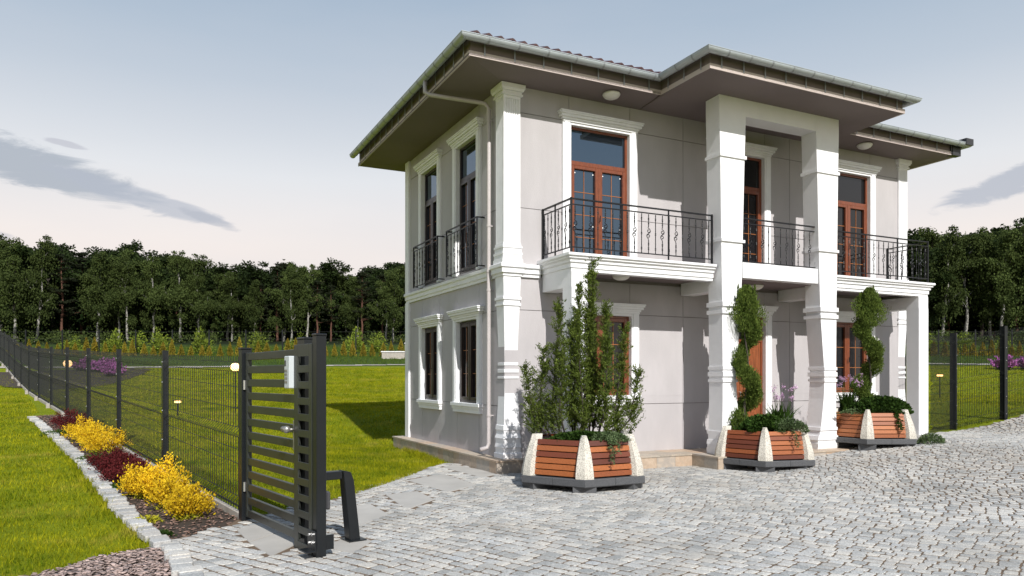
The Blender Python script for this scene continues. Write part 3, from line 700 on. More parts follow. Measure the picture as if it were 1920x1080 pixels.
# ---- windows
def window(T, u0, u1, z0, z1, kind, glass, frame, dots=False):
    s_ = MB(T); f = .055; d0, d1 = -.10, -.045          # frame depth inside the reveal
    par = None
    def ring(m_, a, b, c, d, t_, da, db, bottom=True):
        m_.box(a, a + t_, da, db, c, d); m_.box(b - t_, b, da, db, c, d); m_.box(a + t_, b - t_, da, db, d - t_, d)
        if bottom: m_.box(a + t_, b - t_, da, db, c, c + t_)
    ring(s_, u0, u1, z0, z1, f, d0, d1)
    names = {'door': 'balcony_door', 'win': 'window', 'entry': 'front_door'}
    if kind == 'door':
        zt_ = z0 + (z1 - z0) * .735; s_.box(u0 + f, u1 - f, d0, d1 + .004, zt_ - .03, zt_ + .045)
    if kind == 'entry': zt_ = 2.31; s_.box(u0 + f, u1 - f, d0, d1 + .004, zt_, zt_ + .06)
    w_ = s_.build(names[kind], frame, house, bevel=.004)
    mid = (u0 + u1) / 2; lower_top = {'door': (z0 + (z1 - z0) * .735) - .03, 'win': z1 - f, 'entry': 2.31}[kind]
    lb = z0 + f
    if kind in ('door', 'entry'):
        m_ = MB(T); m_.box(u0 + f, u1 - f, -.082, -.074, (zt_ + .045 if kind == 'door' else zt_ + .06), z1 - f); m_.build('pane', glass, w_)
    if kind == 'entry':
        for a, b in ((u0 + f + .003, mid - .004), (mid + .004, u1 - f - .003)):
            m_ = MB(T); m_.box(a, b, -.085, -.055, z0 + .02, lower_top - .004); m_.build('leaf', M_door, w_, bevel=.004)
            for zz0, zz1 in ((.36, .98), (1.06, 1.22), (1.30, 2.18)):
                m_ = MB(T); x0_, x1_ = a + .10, b - .09; m_.rects([]) if False else None
                m_.box(x0_, x1_, -.056, -.040, zz0, zz1); m_.box(x0_ + .05, x1_ - .05, -.041, -.030, zz0 + .05, zz1 - .05); m_.build('door_panel', M_door, w_, bevel=.006)
        m_ = MB(T); m_.tube([(mid - .04, -.03, 1.1), (mid - .04, .02, 1.1), (mid - .04, .02, 1.32), (mid - .04, -.03, 1.32)], .012, 8); m_.build('handle', M_bolt, w_)
    else:
        for a, b in ((u0 + f + .003, mid - .012), (mid + .012, u1 - f - .003)):
            sf = .062; m_ = MB(T); ring(m_, a, b, lb + .003, lower_top - .003, sf, d0 + .004, d1 + .018); m_.build('sash', frame, w_, bevel=.006)
            m_ = MB(T); m_.box(a + sf, b - sf, -.082, -.074, lb + sf, lower_top - sf); m_.build('pane', glass, w_)
            pa, pb_, pc, pd = a + sf, b - sf, lb + sf, lower_top - sf; n_ = 4 if kind == 'door' else 3
            m_ = MB(T); m_.box((pa + pb_) / 2 - .006, (pa + pb_) / 2 + .006, -.074, -.066, pc, pd); m_.build('muntin', M_gold, w_)
            for k in range(1, n_):
                zz = pc + (pd - pc) * k / n_; m_ = MB(T); m_.box(pa, pb_, -.0735, -.0655, zz - .006, zz + .006); m_.build('muntin', M_gold, w_)
            if dots:
                for zz in (pd - .06, pc + (pd - pc) * .38):
                    for uu in (pa + .03, pb_ - .03):
                        m_ = MB(T); m_.box(uu - .010, uu + .010, -.074, -.068, zz - .010, zz + .010); m_.build('sticker', M_dotm, w_)
        m_ = MB(T); m_.box(mid - .018, mid + .018, d0 + .002, d1 + .024, lb + .003, lower_top - .003); m_.build('mullion', frame, w_, bevel=.004)
        zz = (lb + lower_top) / 2 - .1; m_ = MB(T); m_.tube([(mid, -.02, zz), (mid, .02, zz), (mid, .02, zz + .10)], .008, 6); m_.build('handle', M_iron, w_)
    # white surround
    jw = .155; bot = z0 - .02 if kind != 'win' else z0 - .04
    if kind == 'entry': bot = PZ + .01
    sr = MB(T)
    for a, b in ((u0 - jw, u0 + .012), (u1 - .012, u1 + jw)):
        sr.box(a, b, -.10, .045, bot, z1 + .03)
        sr.box(a + .03, b - .03, .045, .058, bot, z1 + .03)
    sr.box(u0 + .012, u1 - .012, -.10, .045, z1 - .012, z1 + .03)
    sr.build('window_surround', M_trim, w_, bevel=.003)
    hd = MB(T); e = jw
    for k, (o_, za, zb, dd) in enumerate(((.0, .03, .07, .065), (.02, .07, .105, .08), (.055, .105, .15, .11), (.075, .15, .18, .13), (.085, .18, .205, .14))):
        hd.box(u0 - e - o_, u1 + e + o_, -.01, dd, z1 + za, z1 + zb)
    hd.build('window_header', M_trim, w_, bevel=.003)
    if kind == 'win':
        sl_ = MB(T); sl_.box(u0 - e - .02, u1 + e + .02, -.10, .09, z0 - .05, z0 + .012); sl_.box(u0 - e, u1 + e, -.01, .065, z0 - .10, z0 - .05); sl_.box(u0 - e + .01, u1 + e - .01, -.01, .05, z0 - .17, z0 - .10)
        sl_.build('window_sill', M_trim, w_, bevel=.003)
    return w_
for i, (a, b, c, d, k) in enumerate(FW): window(TF, a, b, c, d, k, M_glass if i == 0 else (M_glassd if i > 2 else M_glassd), M_brown, dots=(i in (0,)))
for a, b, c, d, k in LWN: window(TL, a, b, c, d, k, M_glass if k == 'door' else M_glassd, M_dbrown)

# ---- corner pilasters (square pier round the corner, 5 cm proud)
def pier(a0, a1, b0, b1, wall_front=True):
    """a0<a1, b0<b1 rectangle at widest"""
    lower = [(.25, .0), (.33, .0), (.34, .018), (.42, .018), (.43, .008), (.50, .020), (.58, .020), (.585, .008), (.66, .030), (.72, .030), (.725, .018), (.80, .022), (.805, .034),
             (1.30, .055), (1.58, .062), (1.585, .044), (1.62, .044), (1.625, .060), (1.68, .060), (1.685, .044), (1.74, .044), (1.745, .060), (1.80, .060), (1.805, .048), (1.85, .048), (1.855, .062),
             (2.4, .046), (2.80, .030), (2.805, .012), (2.84, .012), (2.845, .028), (2.90, .028), (2.905, .008), (2.95, .008), (2.955, .026), (BAND0 + .005, .016)]
    mb = MB(); mb.rects([(a0 + i_, a1 - i_, b0 + i_, b1 - i_, z) for z, i_ in lower]); mb.build('pilaster', M_white, house)
    # band block
    mb = MB(); mb.rects([(a0 - o_, a1 + o_, b0 - o_, b1 + o_, z) for o_, z in ((.0, BAND0 + .006), (.0, BAND0 + .05), (.03, BAND0 + .06), (.03, BAND0 + .13), (.055, BAND0 + .15), (.055, BAND1 - .008), (.04, BAND1 + .003))]); mb.build('pilaster_band', M_trim, house)
    up = [(BAND1 + .004, -.012), (3.58, -.012), (3.585, .0), (3.65, .0), (3.655, -.008), (3.69, -.008), (3.695, .008), (3.76, .008), (3.765, -.004), (3.80, -.004), (3.805, .012), (3.85, .014)]
    mb = MB(); mb.rects([(a0 + i_, a1 - i_, b0 + i_, b1 - i_, z) for z, i_ in up]); mb.build('pilaster_base', M_trim, house)
    # fluted shaft
    i_ = .022; xa, xb, ya, yb = a0 + i_, a1 - i_, b0 + i_, b1 - i_
    pts = []
    def side(p, q, nfl):
        L = math.hypot(q[0] - p[0], q[1] - p[1]); d = ((q[0] - p[0]) / L, (q[1] - p[1]) / L); n_ = (d[1], -d[0]); m_ = .03; w_ = (L - 2 * m_) / nfl; pts.append(p)
        for k in range(nfl):
            s0 = m_ + k * w_ + .007; s1 = m_ + (k + 1) * w_ - .007; dep = .013
            for s_, dd in ((s0, 0), (s0 + .006, dep), (s1 - .006, dep), (s1, 0)): pts.append((p[0] + d[0] * s_ - n_[0] * dd, p[1] + d[1] * s_ - n_[1] * dd))
    side((xa, ya), (xb, ya), 6); side((xb, ya), (xb, yb), 6); side((xb, yb), (xa, yb), 6); side((xa, yb), (xa, ya), 6)
    mb = MB(); mb.ext(pts, 3.85, 6.26); mb.build('fluted_shaft', M_trim, house)
    cap = [(6.255, .020), (6.30, .020), (6.305, -.012), (6.335, -.012), (6.34, .004), (6.375, .004), (6.38, -.022), (6.41, -.030), (6.415, -.042), (ZS - .002, -.045)]
    mb = MB(); mb.rects([(a0 + i_, a1 - i_, b0 + i_, b1 - i_, z) for z, i_ in cap]); mb.build('pilaster_capital', M_trim, house)
pier(-.055, .30, -.055, .30)
pier(A - .28, A + .055, -.055, .28)
mb = MB(TL); mb.box(B - .20, B + .04, -.02, .045, PZ, BAND0); mb.box(B - .20, B + .04, -.02, .045, BAND1, ZS); mb.build('corner_strip', M_trim, house)

# ---- balcony
BA0, BA1, BB = .68, 9.44, -1.0; LED = 3.58
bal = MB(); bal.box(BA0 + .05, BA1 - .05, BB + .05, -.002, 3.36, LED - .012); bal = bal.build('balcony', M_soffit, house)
lprof = [(-.18, 3.30), (-.03, 3.30), (-.03, 3.345), (-.012, 3.355), (-.012, 3.42), (.012, 3.44), (.012, 3.475), (.045, 3.50), (.045, 3.52), (.075, 3.54), (.075, LED), (-.18, LED)]
rail([(BA0, .0), (BA0, BB), (3.60, BB)], lprof).build('balcony_cornice', M_trim, bal)
rail([(6.53, BB), (BA1, BB), (BA1, .0)], lprof).build('balcony_cornice', M_trim, bal)
mb = MB(); mb.box(4.13, 6.00, -1.14, -.86, 3.37, 3.645); mb.build('portico_beam', M_white, house)
# beams under the slab
for a0, a1 in ((3.66, 3.98), (6.14, 6.46)):
    mb = MB(); mb.box(a0, a1, -.80, -.02, 3.14, 3.36); mb.build('cross_beam', M_white, bal)
for a0, a1 in ((BA0 + .03, BA0 + .33), (BA1 - .33, BA1 - .03)):
    mb = MB(); mb.box(a0, a1, -.98, -.02, 3.05, 3.30); mb.build('cross_beam', M_white, bal)
    mb = MB(); mb.rects([(a0, a1, -.985, -.70, z) for z in (.02, 3.049)]); mb.build('end_column', M_white, house)
# portico columns: outer side straight, inner side tapering, with mouldings
def pcol(sgn):
    c = 5.065
    # (z, inner offset, outer offset, extra)
    prof = [(.22, .90, 1.44, 0), (.30, .90, 1.44, .02), (.36, .90, 1.44, .02), (.361, .92, 1.44, 0), (.42, .92, 1.44, 0), (.421, .90, 1.44, .02), (.50, .92, 1.43, .02), (.501, .96, 1.42, 0), (.60, .98, 1.42, 0), (.601, .96, 1.42, .02), (.66, .97, 1.42, .02), (.661, 1.0, 1.41, 0),
            (1.20, 1.07, 1.40, 0), (1.52, 1.09, 1.40, 0), (1.521, 1.07, 1.41, .02), (1.57, 1.07, 1.41, .02), (1.571, 1.09, 1.40, 0), (1.62, 1.09, 1.40, 0), (1.621, 1.06, 1.41, .025), (1.70, 1.06, 1.41, .025), (1.701, 1.09, 1.40, 0), (1.74, 1.09, 1.40, 0), (1.741, 1.07, 1.41, .02), (1.80, 1.07, 1.41, .02), (1.801, 1.08, 1.40, 0),
            (2.72, .99, 1.41, 0), (2.721, .96, 1.43, .03), (2.79, .96, 1.43, .03), (2.791, .99, 1.41, 0), (2.85, .985, 1.41, 0), (2.851, .95, 1.43, .035), (2.93, .95, 1.43, .035), (2.931, .98, 1.41, 0), (3.40, .96, 1.42, 0),
            (3.98, .945, 1.43, 0), (3.981, .91, 1.45, .03), (4.03, .91, 1.45, .03), (4.031, .94, 1.43, 0), (5.46, .90, 1.455, 0), (5.461, .87, 1.475, .025), (5.52, .87, 1.475, .025), (5.521, .895, 1.455, 0), (6.22, .87, 1.475, 0), (6.53, .87, 1.475, 0)]
    mb = MB(); rr_ = []
    for z, i_, o_, e in prof:
        x0, x1 = (c + i_ , c + o_) if sgn > 0 else (c - o_, c - i_)
        rr_.append((x0, x1, -1.15 - e, -.80 + e, z))
    mb.rects(rr_); return mb.build('portico_column', M_white, house)
pcol(-1); pcol(1)
mb = MB(); mb.box(5.065 - .868, 5.065 + .868, -1.149, -.802, 6.23, 6.53); mb.build('portico_beam', M_white, house)

# ---- railings
def scroll(r=.032):
    pts = []
    for k in range(15):        # upper curl
        t_ = k / 14; a_ = math.pi * (.1 + 1.75 * t_); rad = r * (1 - .62 * t_); pts.append((rad * math.cos(a_ + .5) , rad * math.sin(a_ + .5)))
    return pts
def bal_mesh(kind, h, r=.0075):
    mb = MB(); q = 6
    if kind:
        mb.tube([(0, 0, 0), (0, 0, h * .34)], r, 4, square=True); mb.tube([(0, 0, h * .68), (0, 0, h)], r, 4, square=True)
        for zc, sg in ((.575, 1), (.435, -1)):
            cz = h * zc; pts = []
            for k in range(18):
                t_ = k / 17; a_ = sg * (math.pi * .5 - 2 * math.pi * 1.12 * t_); rad = .040 * (1 - .68 * t_)
                if sg > 0: pts.append((.030 * 0 + rad * math.cos(math.pi / 2 - 7.0 * t_), 0, cz + rad * math.sin(math.pi / 2 - 7.0 * t_)))
                else: pts.append((rad * math.cos(-math.pi / 2 - 7.0 * t_), 0, cz + rad * math.sin(-math.pi / 2 - 7.0 * t_)))
            first = (0, 0, h * .68) if sg > 0 else (0, 0, h * .34)
            mb.tube([first, (-.012, 0, (first[2] + pts[0][2]) / 2)] + pts, .0072, 4)
        # the S link between the two curls
        mb.tube([(.040, 0, h * .575), (.03, 0, h * .535), (-.03, 0, h * .475), (-.040, 0, h * .435)], .0072, 4)
        cs = (.12, .24, .78, .88)
    else:
        mb.tube([(0, 0, 0), (0, 0, h)], r, 4, square=True); cs = (.12, .50, .88)
    for c in cs:
        z = h * c; mb.tube([(0, 0, z - .028), (0, 0, z - .012), (0, 0, z), (0, 0, z + .012), (0, 0, z + .028)], [.007, .014, .009, .014, .007], 6)
    return mb.mesh('baluster', M_iron)
BH = 4.355 - 3.70
bm0, bm1 = bal_mesh(0, BH), bal_mesh(1, BH)
def railing(p, q, n_, z0=3.68, z1=4.45, posts=(1, 1), first=1, mesh=None, mids=()):
    r_ = MB(); L = math.hypot(q[0] - p[0], q[1] - p[1]); ang = math.atan2(q[1] - p[1], q[0] - p[0]); d = ((q[0] - p[0]) / L, (q[1] - p[1]) / L)
    def bar(z, hh=.012, ww=.02):
        n2 = (-d[1] * ww, d[0] * ww)
        r_.loft([[(x + s_ * n2[0], y + s_ * n2[1], z + t_) for s_, t_ in ((-1, -hh), (1, -hh), (1, hh), (-1, hh))] for x, y in (p, q)])
    bar(z1, .010); root = r_.build('railing', M_iron, house)
    for nm, z in (('lower_rail', z1 - .09), ('bottom_rail', z0)):
        r_ = MB(); bar(z, .008, .012); r_.build(nm, M_iron, root)
    for k, pp in enumerate((p, q)):
        if posts[k]:
            m_ = MB(); m_.tube([(pp[0], pp[1], LED - .02), (pp[0], pp[1], z1 + .02)], .021, 4, square=True); m_.build('post', M_iron, root)
    for t_ in mids:
        x, y = p[0] + d[0] * L * t_, p[1] + d[1] * L * t_; m_ = MB(); m_.tube([(x, y, LED - .02), (x, y, z1)], .014, 4, square=True); m_.build('post', M_iron, root)
    for k in range(n_):
        t_ = (k + .5) / n_; link('baluster', bm1 if (k + first) % 2 else bm0, root, (p[0] + d[0] * L * t_, p[1] + d[1] * L * t_, z0 + .008), (0, 0, ang))
    return root
railing((BA0 + .03, -.03), (BA0 + .03, BB + .03), 8, mids=(.45,), posts=(1, 1))
railing((BA0 + .03, BB + .03), (3.58, BB + .03), 20, posts=(0, 1), mids=(.34, .67))
railing((4.17, -1.05), (6.10, -1.05), 13, posts=(1, 1), first=0)
railing((6.53, BB + .03), (BA1 - .03, BB + .03), 20, posts=(1, 1), mids=(.34, .67))
railing((BA1 - .03, BB + .03), (BA1 - .03, -.03), 7, posts=(0, 1))
# Juliet railings on the left wall
def juliet(b0, b1):
    z0, z1 = 3.56, 4.42; r_ = MB(TL); r_.box(b0, b1, .14, .16, z1 - .012, z1 + .012); r_.box(b0, b0 + .02, -.01, .15, z1 - .012, z1 + .012); r_.box(b1 - .02, b1, -.01, .15, z1 - .012, z1 + .012)
    r_.box(b0, b0 + .02, -.01, .15, z0, z0 + .02); r_.box(b1 - .02, b1, -.01, .15, z0, z0 + .02)
    root = r_.build('juliet_railing', M_iron, house)
    for nm, z in (('lower_rail', z1 - .09), ('bottom_rail', z0)):
        m_ = MB(TL); m_.box(b0, b1, .143, .157, z - .008, z + .008); m_.build(nm, M_iron, root)
    for b in (b0 + .01, b1 - .01):
        m_ = MB(TL); m_.box(b - .012, b + .012, .138, .162, z0 - .02, z1 + .01); m_.build('post', M_iron, root)
    n_ = 9
    for k in range(n_):
        link('baluster', bm0 if k % 2 else bm1, root, (-.15, b0 + (b1 - b0) * (k + .5) / n_, z0 + .01), (0, 0, math.pi / 2), scale=(1, 1, (z1 - .1 - z0) / BH))
    # bowed second skin of thin bars gives the dense look
juliet(.80, 2.30); juliet(2.78, 4.28)

# ---- ceiling lamps
def dome(x, y, z, r=.15):
    mb = MB(); prof = [(r * 1.0, z), (r * 1.04, z - .02), (r * .98, z - .035), (r * .82, z - .065), (r * .5, z - .088), (.01, z - .097)]
    mb.loft([[(x + rr_ * math.cos(t_), y + rr_ * math.sin(t_), zz) for t_ in [2 * math.pi * k / 20 for k in range(20)]] for rr_, zz in prof])
    return mb.build('ceiling_lamp', M_lamp, house, smooth=True)
for x, y, z in ((1.88, -.36, 6.52), (5.05, -.5, 6.51), (8.25, -.36, 6.52), (1.95, -.55, 3.36), (5.05, -.5, 3.36), (8.2, -.5, 3.36)): dome(x, y, z)

# ---- plinth and terrace of stone tiles
mb = MB(); mb.box(-.235, A + .1, -.235, B + .235, -.15, PZ - .03); mb.box(1.0, 9.6, -.69, -.2, -.15, PZ - .03); mb.box(3.38, 6.75, -1.36, -.6, -.15, PZ - .03); mb.build('plinth', M_conc, house)
def tilesquare(nm, mbf, par=None): return mbf.build(nm, M_ptile, house)
def riser(p, q, n_out, zt=PZ - .032, zb=-.12, step=.30):
    L = math.hypot(q[0] - p[0], q[1] - p[1]); n_ = max(1, round(L / step)); d = ((q[0] - p[0]) / L, (q[1] - p[1]) / L)
    for k in range(n_):
        a_, b_ = L * k / n_ + .002, L * (k + 1) / n_ - .002; mb = MB(); o0, o1 = -.0, .030 + random.uniform(-.002, .002)
        P0 = (p[0] + d[0] * a_, p[1] + d[1] * a_); P1 = (p[0] + d[0] * b_, p[1] + d[1] * b_)
        mb.loft([[(P0[0] + n_out[0] * o_, P0[1] + n_out[1] * o_, z) for o_, z in ((o0, zb), (o1, zb), (o1, zt), (o0, zt))], [(P1[0] + n_out[0] * o_, P1[1] + n_out[1] * o_, z) for o_, z in ((o0, zb), (o1, zb), (o1, zt), (o0, zt))]])
        tilesquare('plinth_tile', mb)
riser((-.235, B + .235), (-.235, -.235), (-1, 0), step=.27); riser((-.265, -.235), (1.0, -.235), (0, -1), step=.42)
riser((1.0, -.265), (1.0, -.69), (-1, 0)); riser((.97, -.69), (3.38, -.69), (0, -1), step=.42); riser((3.38, -.72), (3.38, -1.36), (-1, 0))
riser((3.35, -1.36), (6.78, -1.36), (0, -1), step=.42); riser((6.75, -1.36), (6.75, -.72), (1, 0)); riser((6.75, -.69), (9.6, -.69), (0, -1), step=.42)
def paver(x0, x1, y0, y1, step=.42):
    nx_, ny_ = max(1, round((x1 - x0) / step)), max(1, round((y1 - y0) / step))
    for i in range(nx_):
        for j in range(ny_):
            mb = MB(); mb.box(x0 + (x1 - x0) * i / nx_ + .002, x0 + (x1 - x0) * (i + 1) / nx_ - .002, y0 + (y1 - y0) * j / ny_ + .002, y0 + (y1 - y0) * (j + 1) / ny_ - .002, PZ - .030, PZ + random.uniform(-.001, .001)); tilesquare('terrace_tile', mb)
paver(-.28, .015, -.02, B + .28, .45); paver(-.28, 1.0, -.28, -.021, .45); paver(1.0, 9.64, -.735, -.0, .42); paver(3.34, 6.79, -1.405, -.736, .42)

# ============================================================ PLANTERS
def planter_meshes(mslat):
    Rb, Rt = .93, .80; zb, zt = .235, .735
    def rad(z): t_ = (z - zb) / (zt - zb); return Rb + (Rt - Rb) * (t_ ** 1.5) * 1.0
    S = []
    n_ = 6; hgt = (zt - zb) / n_
    for k in range(n_):
        z0 = zb + k * hgt + .006; z1 = zb + (k + 1) * hgt - .006; a0, a1 = rad(z0) * .866, rad(z1) * .866
        hl0, hl1 = a0 * .577 - .05, a1 * .577 - .05; th = .03
        mb = MB(); e = .004
        rings = []
        for s_ in (-1, 1):
            rings.append([(a0 - th, s_ * hl0, z0), (a0 - e, s_ * hl0, z0), (a0 + 0, s_ * hl0, z0 + e), (a1 + 0, s_ * hl1, z1 - e), (a1 - e, s_ * hl1, z1), (a1 - th, s_ * hl1, z1)])
        mb.loft(rings); S.append(mb.mesh('slat', mslat))
    mb = MB(); rings = []
    for k in range(9):
        t_ = k / 8; z = .225 + (.80 - .225) * t_; r_ = rad(min(zt, max(zb, z))) + .035 - (.02 if k == 8 else 0); w_ = .080 * (1 - t_ ** 1.5) + .045 - (.012 if k == 8 else 0); dp = .14
        rings.append([(r_ - dp, -w_, z), (r_ - .03, -w_, z), (r_ + .012, 0, z), (r_ - .03, w_, z), (r_ - dp, w_, z)])
    mb.loft(rings); fin = mb.mesh('corner_fin', M_fin)
    mb = MB(); Rn, Ro, z0, z1 = .70, 1.0, .115, .222
    rings = []
    def P(r_, deg, z): return (r_ * math.cos(R_(deg)), r_ * math.sin(R_(deg)), z)
    g_ = .003
    def slab_(d0, d1, f0, f1):
        return
    pa, pb = Vector(P(1, -30, 0)), Vector(P(1, 30, 0)); 
    for s_ in (0, 1):
        a_, b_ = (0, .5) if s_ == 0 else (.5, 1)
        def Q(r_, t_, z): v = pa.lerp(pb, t_) * r_; return (v.x, v.y + (g_ if t_ == .5 and s_ else (-g_ if t_ == .5 else 0)), z)
        mb.loft([[Q(Rn, a_, z0), Q(Ro - .01, a_, z0), Q(Ro, a_, z0 + .012), Q(Ro, a_, z1 - .008), Q(Ro - .008, a_, z1), Q(Rn, a_, z1)], [Q(Rn, b_, z0), Q(Ro - .01, b_, z0), Q(Ro, b_, z0 + .012), Q(Ro, b_, z1 - .008), Q(Ro - .008, b_, z1), Q(Rn, b_, z1)]])
    base = mb.mesh('base_slab', M_gran)
    mb = MB(); mb.box(.42, .90, -.16, .16, -.03, .114); foot = mb.mesh('foot', M_gran)
    mb = MB(); mb.loft([[(r_ * math.cos(R_(60 * k + 30)), r_ * math.sin(R_(60 * k + 30)), z) for k in range(6)] for r_, z in ((.84, .12), (.80, .45), (.72, .70), (.30, .74), (.05, .75))])
    soil = mb.mesh('soil', M_soil)
    return S, fin, base, foot, soil
PM1 = planter_meshes(M_slat); PM2 = planter_meshes(M_slat2)
def planter(x, y, rz, PM, label, sc_=1.0):
    t_ = tag(empty('planter', (x, y, g(x, y)), rz), label, 'planter', 'hexagonal planters in front of the villa'); t_.scale = (sc_,) * 3
    S, fin, base, foot, soil = PM
    for k in range(6):
        a_ = R_(60 * k)
        for s_ in S: link('slat', s_, t_, (0, 0, 0), (0, 0, a_))
        link('base_slab', base, t_, (0, 0, 0), (0, 0, a_)); link('foot', foot, t_, (0, 0, 0), (0, 0, a_ + R_(30)))
        link('corner_fin', fin, t_, (0, 0, 0), (0, 0, a_ + R_(30)))
    link('soil', soil, t_); return t_
PL = [(1.02, 10.95), (4.38, 12.98), (6.95, 14.45)]
def facing(x, y): return math.atan2(-y, -x)        # a vertex faces the camera
planter(*PL[0], facing(*PL[0]) + R_(30 + 3), PM1, 'large wooden slatted planter nearest the camera, holding a bushy conifer')
planter(*PL[1], facing(*PL[1]) + R_(30 + 3), PM1, 'wooden slatted planter in front of the left portico column, holding a spiral conifer', .93)
planter(*PL[2], facing(*PL[2]) + R_(30 - 2), PM2, 'paler orange slatted planter farthest from the camera, in front of the right portico column', .93)

def sprays(path_fn, n, leaf, lw, up=.6, rad_fn=None, spread=1.0):
    pass
def foliage(name, C, D, L, Wd, m, parent):
    V_, F_ = leaves_np(C, L, Wd, unit(D)); me_ = np_mesh(name, V_, F_, m, 4); return link(name, me_, parent)
def plume(c0, c1, r0, r1, n, jit=.25):
    """points spread through a cone-ish plume from c0 up to c1; returns centres, directions"""
    t_ = rng.random(n) ** .85; c0, c1 = np.array(c0), np.array(c1)
    prof_ = np.sin(np.pi * (.12 + .83 * t_)) ** .8; r_ = (r0 + (r1 - r0) * t_) * prof_
    a_ = rng.uniform(0, 6.283, n); q = np.sqrt(rng.uniform(.18, 1, n)) * r_ * (1 + .3 * np.sin(a_ * 3 + t_ * 9)) * rng.uniform(.75, 1.2, n)
    C = c0 + (c1 - c0) * t_[:, None] + np.stack([np.cos(a_) * q, np.sin(a_) * q, np.zeros(n)], 1)
    out = np.stack([np.cos(a_), np.sin(a_), np.full(n, 1.15)], 1); ax = (c1 - c0) / np.linalg.norm(c1 - c0)
    return C, out * .75 + ax * .6 + rng.normal(0, jit, (n, 3))
def conifer_big(x, y, z0):
    t_ = tag(empty('conifer', (x, y, z0)), 'tall bushy green conifer with several pointed tips in the nearest planter', 'conifer')
    T_ = MB(); cs, ds = [], []
    # viewer-right axis of the planter position, so that the outline has the photographed lean to the right
    rx = np.array([math.cos(-.09), math.sin(-.09), 0]); fw = np.array([-rx[1], rx[0], 0])
    leaders = [(.06, 0, .20, .10, 2.62, .22), (-.42, .05, -.30, .0, 1.98, .24), (.26, .05, .40, .05, 1.98, .20), (.50, -.05, .66, 0, 1.62, .22), (-.62, 0, -.52, 0, 1.32, .26), (.05, -.25, -.05, -.2, 1.85, .26), (.1, .3, .16, .28, 1.95, .24),
               (-.30, -.3, -.22, -.2, 1.45, .24), (.36, -.28, .40, -.3, 1.48, .22), (-.15, .32, -.12, .3, 1.7, .24), (.72, .05, .86, .0, 1.02, .20), (-.66, -.05, -.80, 0, 1.05, .2), (.20, .1, .14, .05, 2.40, .17), (-.10, .05, .0, .05, 2.28, .15)]
    for (bx, by, tx, ty, h, r_) in leaders:
        p0 = rx * bx * .62 + fw * by * .6; p1 = rx * tx + fw * ty
        m_ = rx * (bx * .9 + tx * .1) + fw * by * .9
        T_.tube([(p0[0], p0[1], -.05), (m_[0], m_[1], h * .28), ((m_[0] + p1[0]) / 2, (m_[1] + p1[1]) / 2, h * .6), (p1[0], p1[1], h * .93)], [.017, .014, .010, .003], 6)
        nb = int(82 * h)
        for k in range(nb):
            s_ = rng.uniform(.05, 1.0); base = (m_ * (1 - s_) + p1 * s_); z = h * s_
            a_ = rng.uniform(0, 6.283); Lb = r_ * rng.uniform(.45, 1.25) * (1.15 - .8 * s_) + .05
            dirv = np.array([math.cos(a_), math.sin(a_), rng.uniform(.7, 1.5)]); dirv /= np.linalg.norm(dirv)
            n_ = 26; tt = rng.random(n_); P0 = np.array([base[0], base[1], z]) + dirv * (Lb * tt)[:, None]
            cs.append(P0 + rng.normal(0, .014, (n_, 3))); ds.append(dirv + rng.normal(0, .45, (n_, 3)))
            if k % 5 == 0: e = np.array([base[0], base[1], z]) + dirv * Lb * .8; T_.tube([(base[0], base[1], z), tuple(e)], [.006, .002], 3)
    # loose feathery low sprays at both sides
    for sx, n_ in ((-.82, 30), (.80, 26), (.62, 20), (-.6, 14)):
        for k in range(n_):
            b0 = rx * sx * .45 + np.array([0, 0, .02]); tip = rx * (sx * rng.uniform(.75, 1.1)) + fw * rng.uniform(-.25, .25) + np.array([0, 0, rng.uniform(.15, .75)])
            m = 26; tt = rng.uniform(.35, 1, m); cs.append(b0 + (tip - b0) * tt[:, None] + rng.normal(0, .015, (m, 3))); ds.append((tip - b0) + rng.normal(0, .25, (m, 3)))
    T_.build('trunk', M_dbark, t_, smooth=True)
    C = np.concatenate(cs); D = np.concatenate(ds); n = len(C)
    foliage('foliage', C, D, rng.uniform(.030, .06, n), rng.uniform(.009, .016, n), M_con, t_)
conifer_big(PL[0][0] - .02, PL[0][1], .70)

